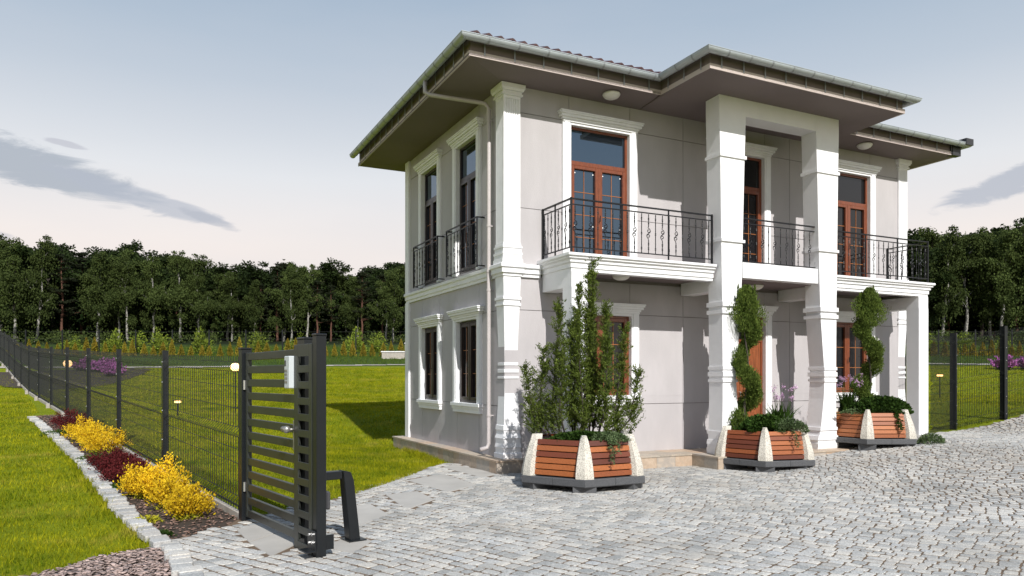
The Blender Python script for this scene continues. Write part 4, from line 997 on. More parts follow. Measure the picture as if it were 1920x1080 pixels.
def spiral(x, y, z0, h, label, phase, top_h, turns, lean=0, m=None):
    t_ = tag(empty('spiral_conifer', (x, y, z0)), label, 'topiary'); cs, ds = [], []
    T_ = MB(); pts = []
    for k in range(14):
        s_ = k / 13; pts.append((.035 * math.sin(9 * s_ + phase), .035 * math.cos(9 * s_ + phase), -.1 + s_ * h * .9))
    T_.tube(pts, [.026 * (1 - .7 * k / 13) for k in range(14)], 7); T_.build('trunk', M_dbark, t_, smooth=True)
    hb = h - top_h; N_ = 95
    for k in range(N_):
        s_ = k / (N_ - 1); a_ = phase - 2 * math.pi * turns * s_; rr_ = .155 * (1 - .25 * s_); zc = .10 + hb * s_
        c = np.array([math.cos(a_) * rr_, math.sin(a_) * rr_, zc]); br = .185 * (1.0 - .15 * s_) * (.85 + .25 * math.sin(s_ * 31))
        n_ = 300; v_ = unit(rng.normal(size=(n_, 3))); q = br * rng.uniform(.45, 1.08, n_)
        cs.append(c + v_ * q[:, None] * np.array([1, 1, .95])); ds.append(v_ * .8 + np.array([0, 0, .9]) + rng.normal(0, .3, (n_, 3)))
    n_ = 7000; C_, D_ = plume((0, 0, hb - .10), (0, 0, h), .33, .20, n_); cs.append(C_); ds.append(D_)
    for k in range(10):
        a_ = rng.uniform(0, 6.28); r_ = rng.uniform(.03, .16); C_, D_ = plume((r_ * math.cos(a_), r_ * math.sin(a_), h - .55), (r_ * 1.15 * math.cos(a_), r_ * 1.15 * math.sin(a_), h - rng.uniform(-.06, .14)), .07, .03, 320); cs.append(C_); ds.append(D_)
    C = np.concatenate(cs); D = np.concatenate(ds); n = len(C)
    foliage('foliage', C, D, rng.uniform(.028, .055, n), rng.uniform(.012, .020, n), m or M_con2, t_)
zt_ = .735 * .93
spiral(PL[1][0] - .27, PL[1][1] + .05, g(*PL[1]) + zt_ - .05, 2.56, 'spiral cut conifer in the middle planter before the front door', R_(200), .72, 1.75)
spiral(PL[2][0] + .02, PL[2][1] + .05, g(*PL[2]) + zt_ - .05, 2.46, 'spiral cut conifer in the farthest planter before the right window', R_(-70), .66, 1.55)

def tuft(x, y, z, n, L, label, name='strap_leaf_plant', r_=.12, m=M_dleaf, wid=.014, flowers=0):
    t_ = tag(empty(name, (x, y, z)), label, 'plant'); mb = MB()
    for k in range(n):
        a_ = random.uniform(0, 6.283); l = L * random.uniform(.6, 1.1); o_ = random.uniform(.2, .75); b0 = (random.uniform(-r_, r_), random.uniform(-r_, r_), 0); w_ = wid * random.uniform(.7, 1.2)
        dx, dy = math.cos(a_), math.sin(a_); px_, py_ = -dy * w_, dx * w_; pv = []
        for s_ in (0, .35, .7, 1):
            zz = l * (s_ * (1 - .35 * o_ * s_)); q = l * o_ * s_ * s_; k2 = (1, 1, .7, .05)[(0, .35, .7, 1).index(s_)]
            pv += [(b0[0] + dx * q - px_ * k2, b0[1] + dy * q - py_ * k2, zz), (b0[0] + dx * q + px_ * k2, b0[1] + dy * q + py_ * k2, zz)]
        mb.add(pv, [(0, 1, 3, 2), (2, 3, 5, 4), (4, 5, 7, 6)])
    mb.build('leaves', m, t_)
    if flowers:
        st = MB(); cs, ds = [], []
        for k in range(flowers):
            a_ = random.uniform(0, 6.283); q = random.uniform(.05, .32); h_ = L * random.uniform(1.05, 1.5); tp = (q * math.cos(a_), q * math.sin(a_), h_)
            st.tube([(tp[0] * .3, tp[1] * .3, 0), (tp[0] * .7, tp[1] * .7, h_ * .6), tp], .0035, 3); n_ = 26
            cs.append(np.array(tp) + rng.normal(0, .022, (n_, 3))); ds.append(rng.normal(size=(n_, 3)))
        st.build('stems', M_dleaf, t_); C = np.concatenate(cs); b_ = foliage('blooms', C, np.concatenate(ds), .022, .016, M_pink, t_); b_['kind'] = 'stuff'
    return t_
def cover(x, y, z, rx, ry, h, n, m, label, L=(.03, .06), name='ground_cover', trail=None, Wk=.6):
    t_ = tag(empty(name, (x, y, z)), label, 'plant'); a_ = rng.uniform(0, 6.283, n); q = np.sqrt(rng.random(n)); hh = rng.random(n)
    q *= 1 + .15 * np.sin(a_ * 5)
    C = np.stack([np.cos(a_) * q * rx, np.sin(a_) * q * ry, h * np.sqrt(np.clip(1 - q ** 2, 0.02, 1)) * (.35 + .65 * hh)], 1); D = np.stack([np.cos(a_), np.sin(a_), rng.uniform(.1, 1.2, n)], 1) + rng.normal(0, .5, (n, 3))
    cs, ds = [C], [D]
    if trail:
        for (x0, y0, x1, y1, z1, nn) in trail:
            t2 = rng.random(nn); p = np.stack([x0 + (x1 - x0) * t2, y0 + (y1 - y0) * t2, h * .5 + (z1 - h * .5) * t2 ** 1.6], 1) + rng.normal(0, .02, (nn, 3)); cs.append(p); ds.append(rng.normal(size=(nn, 3)) + np.array([x1 - x0, y1 - y0, -.3]))
    C = np.concatenate(cs); D = np.concatenate(ds); Lr = rng.uniform(L[0], L[1], len(C)); foliage('leaves', C, D, Lr, Lr * Wk, m, t_); return t_
def pz(i): return g(*PL[i]) + .735 * (1 if i == 0 else .93) - .03
def toward(i, right, near):      # offset from a planter centre: metres to the viewer's right and towards the viewer
    x, y = PL[i]; L = math.hypot(x, y); ux, uy = x / L, y / L; return (x + right * uy - near * ux, y - right * ux - near * uy)
x, y = toward(0, .05, .42); cover(x, y, pz(0), .50, .20, .14, 2600, M_dleaf, 'dark green leafy cover at the foot of the bushy conifer')
x, y = toward(0, .38, .48); cover(x, y, pz(0), .30, .18, .14, 1400, M_gleaf, 'grey green creeper hanging over the nearest planter rim', Wk=.4, trail=[(0, -.1, .03, -.30, -.28, 160), (.05, -.1, .12, -.28, -.12, 120)])
x, y = toward(1, .02, .35); cover(x, y, pz(1), .42, .28, .30, 3600, M_dleaf, 'dark green leafy plant in the middle planter', L=(.04, .08))
x, y = toward(1, .42, .36); cover(x, y, pz(1), .34, .22, .24, 2000, M_gleaf, 'grey green trailing juniper in the middle planter', Wk=.4, trail=[(0, -.1, .02, -.34, -.22, 120)])
x, y = toward(1, .28, -.10); tuft(x, y, pz(1), 150, .52, 'strap leaved plant with lilac blooms in the middle planter', flowers=14)
x, y = toward(2, -.38, .10); tuft(x, y, pz(2), 120, .50, 'strap leaved plant with lilac blooms in the farthest planter', flowers=16)
x, y = toward(2, .20, .30); cover(x, y, pz(2), .60, .30, .34, 4200, M_dleaf, 'dark green shrub mass filling the farthest planter', L=(.04, .08), trail=[(.1, -.2, .16, -.45, -.3, 160)])
x, y = toward(2, .0, .50); cover(x, y, pz(2), .55, .14, .13, 1500, M_gleaf, 'grey green creeper along the rim of the farthest planter', Wk=.4)
x, y = toward(2, 1.05, .12); cover(x, y, g(x, y), .26, .22, .24, 1300, M_gleaf, 'small dark weedy plant on the paving beside the farthest planter', L=(.03, .07), Wk=.3)

# ============================================================ GATE
GD = np.array([-.765, 1.0]); GD /= np.linalg.norm(GD)            # direction of the fence, away from the camera
def gl(s_, o_=0.0):                                              # along the gate from the hinge post towards the camera
    return (-2.91 - GD[0] * s_ + GD[1] * o_, 8.1 - GD[1] * s_ - GD[0] * o_ * 1.0)
GA = math.atan2(-GD[1], -GD[0])
gx, gy = -2.91, 8.1
gate = tag(empty('gate', (gx, gy, 0), GA), 'dark grey slatted metal garden gate between the fence and the driveway', 'gate')
# local: x along the gate towards the camera, y to the left of it (towards the house side)
def gb(nm, x0, x1, y0, y1, z0, z1, m=M_gate, par=gate, bev=.004):
    mb = MB(); mb.box(x0, x1, y0, y1, z0, z1); return mb.build(nm, m, par, bevel=bev)
gp_ = gb('hinge_post', -.055, .055, -.055, .055, -.02, 1.905, M_anth); gb('post_cap', -.06, .06, -.06, .06, 1.906, 1.925, M_anth, gp_)
leaf = gb('leaf_frame', .085, .135, -.025, .025, .10, 1.87)
gb('leaf_frame', 1.48, 1.53, -.025, .025, .10, 1.87)
n_s = 13
for k in range(n_s):
    z = .10 + (1.87 - .10 - .085) * k / (n_s - 1); gb('slat', .136, 1.479, -.018, .018, z, z + .078)
for z in (.42, 1.52):
    mb = MB(); mb.tube([(.07, -.03, z - .05), (.07, -.03, z + .05)], .014, 8); mb.build('hinge', M_bolt, gate)
gb('lock_plate', 1.477, 1.525, -.033, -.026, .93, 1.20, M_knob)
mb = MB(); mb.tube([(1.50, -.03, 1.12), (1.50, -.075, 1.12)], .012, 8); mb.sphere((1.485, -.095, 1.12), .036, 12, 8); mb.tube([(1.485, -.095, 1.12), (1.385, -.088, 1.12)], [.018, .030], 10); mb.build('knob', M_knob, gate, smooth=True)
# keypad box
kb = gb('keypad', 1.395, 1.52, -.085, -.026, 1.50, 1.80, M_key, bev=.006)
mb = MB(); mb.box(1.41, 1.44, -.088, -.0851, 1.71, 1.76); mb.build('screen', M_keyd, kb)
for r_ in range(4):
    for c_ in range(3):
        mb = MB(); mb.box(1.413 + c_ * .024, 1.413 + c_ * .024 + .015, -.089, -.0851, 1.55 + r_ * .035, 1.55 + r_ * .035 + .02); mb.build('button', M_knob, kb)
# latch posts with a ladder plate between them
catch = tag(empty('gate_catch', (gx, gy, 0), GA), 'pair of tall dark steel gate posts joined by a plate with square holes', 'gate post')
gb('post', 1.42, 1.60, .03, .13, -.02, 1.955, M_anth, catch); gb('post_cap', 1.415, 1.605, .025, .135, 1.956, 1.975, M_anth, catch)
gb('post', 1.965, 2.06, -.045, .045, -.02, 1.965, M_anth, catch); gb('post_cap', 1.960, 2.065, -.05, .05, 1.966, 1.985, M_anth, catch)
lp0, lp1 = 1.555, 1.964
gb('plate_stile', lp0, lp0 + .095, -.052, -.038, .02, 1.90, M_gate, catch, .003); gb('plate_stile', lp1 - .065, lp1, -.052, -.038, .0, 1.90, M_gate, catch, .003)
for k in range(13):
    z = .045 + .1455 * k; gb('plate_rung', lp0 + .0955, lp1 - .0655, -.052, -.038, z, z + (.066 if k < 12 else .11), M_gate, catch, .002)
# stop bracket with bolts at the foot of the front post
mb = MB(); mb.box(1.93, 2.10, -.075, -.062, .10, .27); mb.box(1.93, 2.10, -.16, -.062, .095, .107); br_ = mb.build('bracket', M_anth, catch, bevel=.003)
mb = MB(); mb.box(2.035, 2.05, -.05, .12, .09, .22); mb.build('bracket', M_anth, catch, bevel=.003)
for u_, z in ((1.98, .23), (2.05, .24), (1.98, .16), (2.05, .17)):
    mb = MB(); mb.tube([(u_, -.075, z), (u_, -.088, z)], .013, 6); mb.build('bolt', M_bolt, br_)
mb = MB(); mb.box(1.98, 2.05, .05, .09, .44, .60); mb.build('photocell', M_keyd, catch, bevel=.012)
# inverted U guide arch
arch = tag(empty('guide_arch', (gx, gy, 0), GA), 'low dark steel guide arch standing behind the gate posts', 'guide post')
mb = MB()
ax0 = 1.60; mb.loft([[(ax0 - .06, .46 + .0, 0), (ax0 + .06, .46, 0), (ax0 + .06, .57, 0), (ax0 - .06, .57, 0)], [(ax0 - .055, .40, .62), (ax0 + .055, .40, .62), (ax0 + .055, .50, .62), (ax0 - .055, .50, .62)],
         [(ax0 - .05, .39, .72), (ax0 + .05, .39, .72), (ax0 + .05, .47, .70), (ax0 - .05, .47, .70)]])
mb.build('leg', M_anth, arch, bevel=.006)
mb = MB(); mb.box(ax0 - .05, ax0 + .05, .10, .385, .64, .715); mb.build('arm', M_anth, arch, bevel=.006)
mb = MB(); mb.box(ax0 - .10, ax0 + .10, .43, .61, .03, .052); mb.build('foot_plate', M_anth, arch)

# ============================================================ FENCES
def mesh_panel(p, q, zp, zq, hgt, parent, sp=.09, out=1.0, wr=.0037, folds=(.10, .90, 1.66)):
    L = math.hypot(q[0] - p[0], q[1] - p[1]); d = ((q[0] - p[0]) / L, (q[1] - p[1]) / L); n_ = (d[1] * out, -d[0] * out)
    prof = [(0, 0)]
    for f in folds:
        f = f * hgt / 1.78; prof += [(f - .055, 0), (f, .058), (f + .055, 0)]
    prof += [(hgt, 0)]
    mb = MB(); k = int(L / sp)
    for i in range(1, k):
        t_ = i / k; x, y, z0 = p[0] + d[0] * L * t_, p[1] + d[1] * L * t_, zp + (zq - zp) * t_
        rings = []
        for z, o_ in prof:
            cx_, cy_ = x + n_[0] * o_, y + n_[1] * o_
            rings.append([(cx_ + d[0] * a_ * wr + n_[0] * b_ * wr, cy_ + d[1] * a_ * wr + n_[1] * b_ * wr, z0 + z) for a_, b_ in ((-1, -1), (1, -1), (1, 1), (-1, 1))])
        mb.loft(rings)
    hz = [.03]
    for f in folds: f = f * hgt / 1.78; hz += [f - .055, f + .055]
    hz += [hgt * .30, hgt * .405 - .02, hgt * .66, hgt * .80]
    for z in sorted(hz):
        mb.loft([[(x - n_[0] * b_, y - n_[1] * b_, zz + z + c_) for b_, c_ in ((.002, -.003), (.008, -.003), (.008, .003), (.002, .003))] for x, y, zz in ((p[0], p[1], zp), (q[0], q[1], zq))])
    return mb.build('mesh_panel', M_wire, parent)
PH = 1.86
fence = tag(empty('fence', (gx, gy, 0)), 'long dark wire mesh fence running back from the gate along the flower bed', 'fence')
def rel(o_, par): o_.parent = par; o_.matrix_parent_inverse = Matrix.Translation(par.location).inverted(); return o_
def fpost(x, y, z, h, par, ang, w_=.04, bolts=True):
    mb = MB(); mb.box(-w_ * .75, w_ * .75, -w_, w_, -.1, h); mb.box(-w_ * .8, w_ * .8, -w_ * 1.05, w_ * 1.05, h + .001, h + .012)
    o_ = link('post', mb.mesh('post', M_anth), None, (x, y, z), (0, 0, ang)); rel(o_, par)
    if bolts:
        for zz in (.14, .55, .98, 1.4, 1.70):
            mb = MB(); mb.tube([(0, -w_ - .012, zz), (0, -w_ + .001, zz)], .011, 6)
            b_ = link('bolt', mb.mesh('bolt', M_bolt), o_)
            mb = MB(); 
    return o_
FA = math.atan2(GD[1], GD[0])
step_y = 2.93; NP = 12; prev = None
ZK = .10
for k in range(0, NP + 1):
    x, y = fence_pt(k * step_y); z = g(x, y)
    if k > 0: fpost(x, y, z, PH, fence, FA + math.pi, bolts=k < 7)
    if prev:
        px_, py_, pz_ = prev; off = .055
        rel(mesh_panel((px_ + GD[0] * off, py_ + GD[1] * off), (x - GD[0] * off, y - GD[1] * off), pz_ + ZK, z + ZK, PH - ZK - .05, fence, out=-1), fence)
        mb = MB(); q = [(px_ + GD[0] * .06, py_ + GD[1] * .06, pz_), (x - GD[0] * .06, y - GD[1] * .06, z)]
        n2 = (GD[1], -GD[0])
        mb.loft([[(a_ + n2[0] * o_, b_ + n2[1] * o_, c_ + zz) for o_, zz in ((-.03, -.1), (.03, -.1), (.03, ZK - .02), (.02, ZK - .012), (-.02, ZK - .012), (-.03, ZK - .02))] for a_, b_, c_ in q])
        rel(mb.build('base_board', M_conc), fence)
        mb = MB(); fx, fy = x - n2[0] * .09 - GD[0] * .0, y - n2[1] * .09; mb.box(-.06, .06, -.05, .05, -.1, .13); rel(link('footing', mb.mesh('footing', M_conc), None, (fx, fy, z), (0, 0, FA)), fence).modifiers.new('bevel', 'BEVEL').width = .01
    prev = (x, y, z)
# dressed with a kerb of pebbles? none seen
rf = tag(empty('fence', (10.1, 17.0, .38)), 'dark wire mesh fence at the right edge beyond the villa', 'fence')
RP = [(8.95, 15.9), (10.11, 17.0), (11.62, 17.55), (13.5, 18.35), (15.6, 19.3)]
RH = 2.2
for k, (x, y) in enumerate(RP):
    z = g(x, y)
    if k: fpost(x, y, z, RH, rf, math.atan2(RP[k][1] - RP[k - 1][1], RP[k][0] - RP[k - 1][0]), w_=.065)
    if k: 
        px_, py_ = RP[k - 1]; rel(mesh_panel((px_, py_), (x, y), g(px_, py_) + .03, z + .03, RH - .10, rf, sp=.055, out=1, wr=.0036), rf)
# dense dark fence run beyond the house, seen through the gap by the end column
df = tag(empty('screen_fence', (*hw(10.6, 1.0), .3)), 'solid looking dark screen fence glimpsed behind the end column', 'fence')
p, q = hw(10.25, .2), hw(11.3, 4.5)
mb = MB(); mb.loft([[(x + o_ * HC, y + o_ * HS, z) for o_, z in ((-.02, .2), (.02, .2), (.02, 2.05), (-.02, 2.05))] for x, y in (p, q)]); rel(mb.build('screen', M_anth), df)
for t_ in (0, .5, 1):
    x, y = p[0] + (q[0] - p[0]) * t_, p[1] + (q[1] - p[1]) * t_; mb = MB(); mb.box(x - .04, x + .04, y - .04, y + .04, .1, 2.12); rel(mb.build('post', M_anth), df)
# far garden fence with thin posts behind the hedge
ff = tag(empty('boundary_fence', (-20, 51.5, 3.2)), 'thin dark boundary fence with slender posts behind the golden hedge', 'fence')
for side in ([(-44 + 2.55 * k, 51.6) for k in range(16)], [(22 + 2.55 * k, 51.6) for k in range(13)]):
    for k, (x, y) in enumerate(side):
        z = g(x, y); mb = MB(); mb.box(x - .035, x + .035, y - .035, y + .035, z - .1, z + 1.75); rel(mb.build('post', M_anth), ff)
        if k:
            x0, y0 = side[k - 1]; z0 = g(x0, y0); mb = MB()
            for h_ in (.15, .6, 1.1, 1.6): mb.loft([[(a_, b_ + o_, c_ + h_ + e_) for o_, e_ in ((-.008, -.008), (.008, -.008), (.008, .008), (-.008, .008))] for a_, b_, c_ in ((x0, y0, z0), (x, y, z))])
            rel(mb.build('wire', M_wire), ff)

# ============================================================ GARDEN LAMPS
def lamp_mat(name, e): return mat(name, (.9, .8, .6), .5, emit=((1, .55, .20), e))
M_glow = lamp_mat('lamp_glow', 4)
def garden_lamp(x, y, h, r_, label, flat=False):
    z = g(x, y); t_ = tag(empty('garden_lamp', (x, y, z)), label, 'lamp'); mb = MB(); mb.tube([(0, 0, -.05), (0, 0, h - r_ * .6)], .018, 8); mb.build('stake', M_anth, t_)
    if flat:
        mb = MB(); mb.tube([(0, 0, h + r_ * .3), (0, 0, h + r_ * .3 + .02)], r_ * 1.5, 14); mb.build('shade', M_anth, t_)
        mb = MB(); mb.tube([(0, 0, h - r_ * .35), (0, 0, h + r_ * .28)], r_ * .95, 14); mb.build('glowing_head', M_glow, t_)
    else:
        mb = MB(); mb.sphere((0, 0, h), r_, 14, 8, .9); mb.build('glowing_head', M_glow, t_, smooth=True)
        mb = MB(); mb.tube([(0, 0, h + r_ * .85), (0, 0, h + r_ * .85 + .03)], [r_ * .5, r_ * .3], 10); mb.build('cap', M_anth, t_)
garden_lamp(-17.3, 28.9, 1.15, .16, 'lit globe lamp behind the fence at the far left')
garden_lamp(-7.9, 21.2, 1.30, .13, 'lit globe lamp just left of the gate hinge post')
garden_lamp(-9.05, 20.1, .40, .085, 'low lit lamp with flat shade on the lawn behind the fence', True)
garden_lamp(13.6, 23.6, .75, .09, 'low lit lamp with flat shade behind the right fence', True)

# ============================================================ BED PLANTS
def shrub(name, x, y, rx, ry, h, n, m, label, group, L=(.022, .042), m2=None, spikes=11):
    t_ = tag(empty(name, (x, y, g(x, y)), random.uniform(0, 6)), label, 'shrub', group); T_ = MB(); cs, ds = [], []
    for k in range(spikes * 3):
        a_ = rng.uniform(0, 6.283); q = rng.uniform(.1, 1.0) ** .7; tip = np.array([math.cos(a_) * q * rx, math.sin(a_) * q * ry, h * (1.02 - .60 * q ** 2) * rng.uniform(.60, 1.32)])
        b0 = np.array([tip[0] * .25, tip[1] * .25, 0]); T_.tube([tuple(b0), tuple((b0 + tip) / 2 + np.array([0, 0, .03])), tuple(tip)], [.005, .004, .002], 3)
        n_ = n // (spikes * 3); tt = rng.random(n_) ** .6; P0 = b0 + (tip - b0) * tt[:, None]; P0[:, 2] += .03 * np.sin(tt * 3.1)
        cs.append(P0 + rng.normal(0, .028 + .022 * (1 - tt)[:, None], (n_, 3))); ds.append((tip - b0) / np.linalg.norm(tip - b0) + rng.normal(0, .55, (n_, 3)))
    C = np.concatenate(cs); D = np.concatenate(ds); C[:, 2] = np.abs(C[:, 2]) + .01; Lr = rng.uniform(*L, len(C))
    T_.build('stems', M_dbark, t_)
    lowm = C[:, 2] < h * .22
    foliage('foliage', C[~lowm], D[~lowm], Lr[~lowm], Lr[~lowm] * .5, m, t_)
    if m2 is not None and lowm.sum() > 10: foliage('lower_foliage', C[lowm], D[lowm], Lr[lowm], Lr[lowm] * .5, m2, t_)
    return t_
yg = 'yellow leaved shrubs in the flower bed'; rg = 'dark red shrubs in the flower bed'
shrub('yellow_shrub', -3.58, 8.24, .27, .27, .33, 4200, M_yel, 'bright yellow shrub nearest the gate, at the near end of the flower bed', yg, m2=M_yelg)
shrub('yellow_shrub', -3.96, 8.70, .27, .31, .40, 4300, M_yel, 'bright yellow shrub in the middle of the near yellow clump', yg, m2=M_yelg)
shrub('yellow_shrub', -4.36, 9.22, .30, .32, .46, 4600, M_yel, 'bright yellow shrub at the back of the near yellow clump, before the fence post', yg, m2=M_yelg)
shrub('yellow_shrub', -4.74, 9.42, .27, .28, .36, 3400, M_yel, 'bright yellow shrub at the left of the near yellow clump, beside the red shrubs', yg, m2=M_yelg)
shrub('red_shrub', -5.35, 10.45, .42, .40, .26, 4600, M_red, 'dark red shrub right behind the near yellow clump', rg, m2=M_red)
shrub('red_shrub', -5.85, 11.15, .42, .42, .27, 4600, M_red, 'dark red shrub in the middle of the red row', rg, m2=M_red)
shrub('red_shrub', -6.35, 11.75, .36, .36, .24, 3600, M_red, 'smaller dark red shrub before the far yellow clump', rg, m2=M_red)
shrub('yellow_shrub', -7.35, 13.35, .48, .42, .42, 4200, M_yel, 'yellow shrub at the near end of the far yellow clump', yg, m2=M_yelg)
shrub('yellow_shrub', -7.95, 14.1, .46, .44, .40, 4000, M_yel, 'yellow shrub in the middle of the far yellow clump', yg, m2=M_yelg)
shrub('yellow_shrub', -8.65, 14.95, .46, .46, .38, 3600, M_yel, 'yellow shrub at the far end of the far yellow clump', yg, m2=M_yelg)
shrub('red_shrub', -9.5, 16.3, .50, .46, .34, 3400, M_red, 'dark red shrub behind the far yellow clump', rg, m2=M_red)
shrub('red_shrub', -10.5, 17.7, .50, .50, .34, 3200, M_red, 'dark red shrub at the far tip of the flower bed', rg, m2=M_red)
cover(-3.5, 7.42, g(-3.5, 7.42), .12, .10, .08, 260, M_dleaf, 'small green weed by the edging stones near the bed tip', L=(.03, .06), Wk=.3, name='weed')
cover(-3.95, 8.05, g(-3.95, 8.05), .16, .12, .09, 320, M_yelg, 'tuft of green weed under the nearest yellow shrub', L=(.03, .06), Wk=.3, name='weed')
cover(-5.15, 9.95, g(-5.15, 9.95), .30, .18, .12, 500, M_dleaf, 'patch of green weeds left of the near yellow clump', L=(.03, .07), Wk=.3, name='weed')
cover(-9.6, 15.9, g(-9.6, 15.9), .5, .3, .14, 700, M_dleaf, 'patch of green weeds left of the far yellow clump', L=(.04, .08), Wk=.3, name='weed')
cover(-6.9, 12.35, g(-6.9, 12.35), .4, .25, .14, 600, M_dleaf, 'patch of green weeds left of the red shrub row', L=(.04, .08), Wk=.3, name='weed')
shrub('yellow_shrub', 13.0, 17.75, .30, .24, .28, 1500, M_yel, 'small yellow shrub at the foot of the right fence', yg, m2=M_yelg)
for k, (x, y, s_) in enumerate(((-21.9, 38.0, .9), (-21.0, 37.6, .8), (-19.2, 35.6, .85), (-20.1, 37.0, 1.0))):
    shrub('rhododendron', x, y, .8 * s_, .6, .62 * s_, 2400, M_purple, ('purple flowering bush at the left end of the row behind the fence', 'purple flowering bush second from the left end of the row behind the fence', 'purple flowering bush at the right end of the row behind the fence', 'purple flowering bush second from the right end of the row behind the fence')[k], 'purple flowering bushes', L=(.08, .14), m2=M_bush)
for k, x in enumerate((25.6, 26.9)):
    shrub('rhododendron', x, 38.6, .85, .6, .65, 2400, M_purple, ('purple flowering bush behind the right fence, the left one of two', 'purple flowering bush behind the right fence, the right one of two')[k], 'purple flowering bushes', L=(.08, .14), m2=M_bush)

# golden conifer hedge
def thuja_mesh(h, r_, n):
    t_ = rng.random(n) ** .8; rr_ = r_ * (1 - t_ ** 1.5) * rng.uniform(.5, 1.15, n); a_ = rng.uniform(0, 6.283, n)
    C = np.stack([np.cos(a_) * rr_, np.sin(a_) * rr_, .03 + t_ * h], 1); D = np.stack([np.cos(a_) * .6, np.sin(a_) * .6, np.full(n, 1.3)], 1) + rng.normal(0, .25, (n, 3))
    L = rng.uniform(.07, .13, n); V_, F_ = leaves_np(C, L, L * .5, unit(D)); return np_mesh('foliage', V_, F_, M_thuja, 4)
TM = [thuja_mesh(h, r_, 900) for h, r_ in ((.98, .23), (.88, .22), (1.08, .23), (.8, .23))]
def nth(k):
    a = 'first second third fourth fifth sixth seventh eighth ninth tenth eleventh twelfth thirteenth fourteenth fifteenth sixteenth seventeenth eighteenth nineteenth'.split()
    if k < 19: return a[k]
    t_, u_ = divmod(k + 1, 10); return ('', '', 'twentieth', 'thirtieth', 'fortieth')[t_] if u_ == 0 else ('', '', 'twenty', 'thirty', 'forty')[t_] + ' ' + a[u_ - 1]
def hedge(xs_, y0, label):
    for k, x in enumerate(xs_):
        x2, y = x + random.uniform(-.06, .06), y0 + random.uniform(-.15, .15)
        t_ = tag(link('golden_conifer', random.choice(TM), None, (x2, y, g(x2, y)), (0, 0, random.uniform(0, 6)), random.uniform(.85, 1.15)), nth(k) + ' small golden conifer from the left in the hedge row ' + label, 'conifer', 'golden conifers in the hedge rows')
hedge([-33.6 + .64 * k for k in range(42)], 49.6, 'left of the villa')
hedge([27.6 + .64 * k for k in range(14)], 49.6, 'right of the villa')
lb = [(-31.4, 53), (-28.6, 53.5), (-26.6, 52.8), (-25.6, 54), (-22.2, 53), (-18.3, 53.5), (-15.6, 54), (-11.6, 55), (-9.8, 54), (30.2, 53), (33.0, 54), (35.2, 53)]
LM = []
for k in range(3):
    n = 1400; v_ = unit(rng.normal(size=(n, 3))); v_[:, 2] = np.abs(v_[:, 2]); C = v_ * rng.uniform(.5, 1.1, n)[:, None] * np.array([.8, .6, 1.25]) * (1 + .25 * np.sin(v_[:, :1] * 6 + k)); L = rng.uniform(.10, .2, n)
    V_, F_ = leaves_np(C, L, L * .5, unit(v_ + rng.normal(0, .5, (n, 3)))); LM.append(np_mesh('foliage', V_, F_, M_lime, 4))
for k, (x, y) in enumerate(lb):
    ordn = 'first second third fourth fifth sixth seventh eighth ninth'.split()
    lab = (ordn[k] + ' from the left of the lime green bushes before the left forest') if k < 9 else (ordn[k - 9] + ' from the left of the lime green bushes before the right forest')
    tag(link('lime_bush', LM[k % 3], None, (x, y, g(x, y) - .05), (0, 0, k), (1, 1, random.uniform(.75, 1.2))), lab, 'bush', 'lime green bushes before the forest')
# low garden wall beside the villa
wl = tag(empty('garden_wall', (-7.4, 47.2, g(-7.4, 47.2))), 'low grey garden wall at the hedge end beside the villa', 'wall')
mb = MB(); mb.box(-.85, .6, -.15, .15, -.2, .42); mb.box(.62, 1.3, -.2, .2, -.2, .95); mb.build('wall_block', M_conc, wl)
mb = MB(); mb.box(-.9, .61, -.19, .19, .421, .48); mb.box(.601, 1.35, -.24, .24, .951, 1.01); mb.build('coping', M_trim, wl)

# ============================================================ FOREST
def crown_blobs(blobs, n, size, droop=0.0, flat=1.0):
    cs, ds = [], []
    tot = sum(b[3] ** 2 for b in blobs)
    for bx, by, bz, br in blobs:
        k = max(20, int(n * br ** 2 / tot)); v_ = unit(rng.normal(size=(k, 3))); q = br * rng.uniform(.35, 1.08, k)
        q *= 1 + .22 * np.sin(v_[:, 0] * 5 + bx) * np.cos(v_[:, 2] * 6 + by)
        P0 = np.array([bx, by, bz]) + v_ * q[:, None] * np.array([1, 1, .8 * flat]); 
        P0[:, 2] -= droop * (np.hypot(P0[:, 0], P0[:, 1]) ** 1.2) * .12 * rng.random(k)
        cs.append(P0); ds.append(v_ * .6 + rng.normal(0, .6, (k, 3)) + np.array([0, 0, -droop]))
    C = np.concatenate(cs); D = unit(np.concatenate(ds)); L = rng.uniform(size * .6, size * 1.4, len(C)); return C, D, L
def limb(mb, p, d, L, r_, depth, ends):
    pts = [Vector(p)]; dv = Vector(d).normalized()
    for k in range(4):
        dv = (dv + Vector((random.gauss(0, .12), random.gauss(0, .12), random.gauss(.05, .08)))).normalized(); pts.append(pts[-1] + dv * L / 4)
    mb.tube([tuple(q) for q in pts], [r_ * (1 - .16 * k) for k in range(5)], 5)
    ends.append(tuple(pts[-1])); 
    if depth > 0:
        ends.append(tuple(pts[3]))
        for k in range(3):
            q = pts[random.choice((2, 3, 4))]; a_ = random.uniform(0, 6.283); nd = (dv + Vector((math.cos(a_) * .8, math.sin(a_) * .8, .15))).normalized(); limb(mb, q, nd, L * .62, r_ * .5, depth - 1, ends)
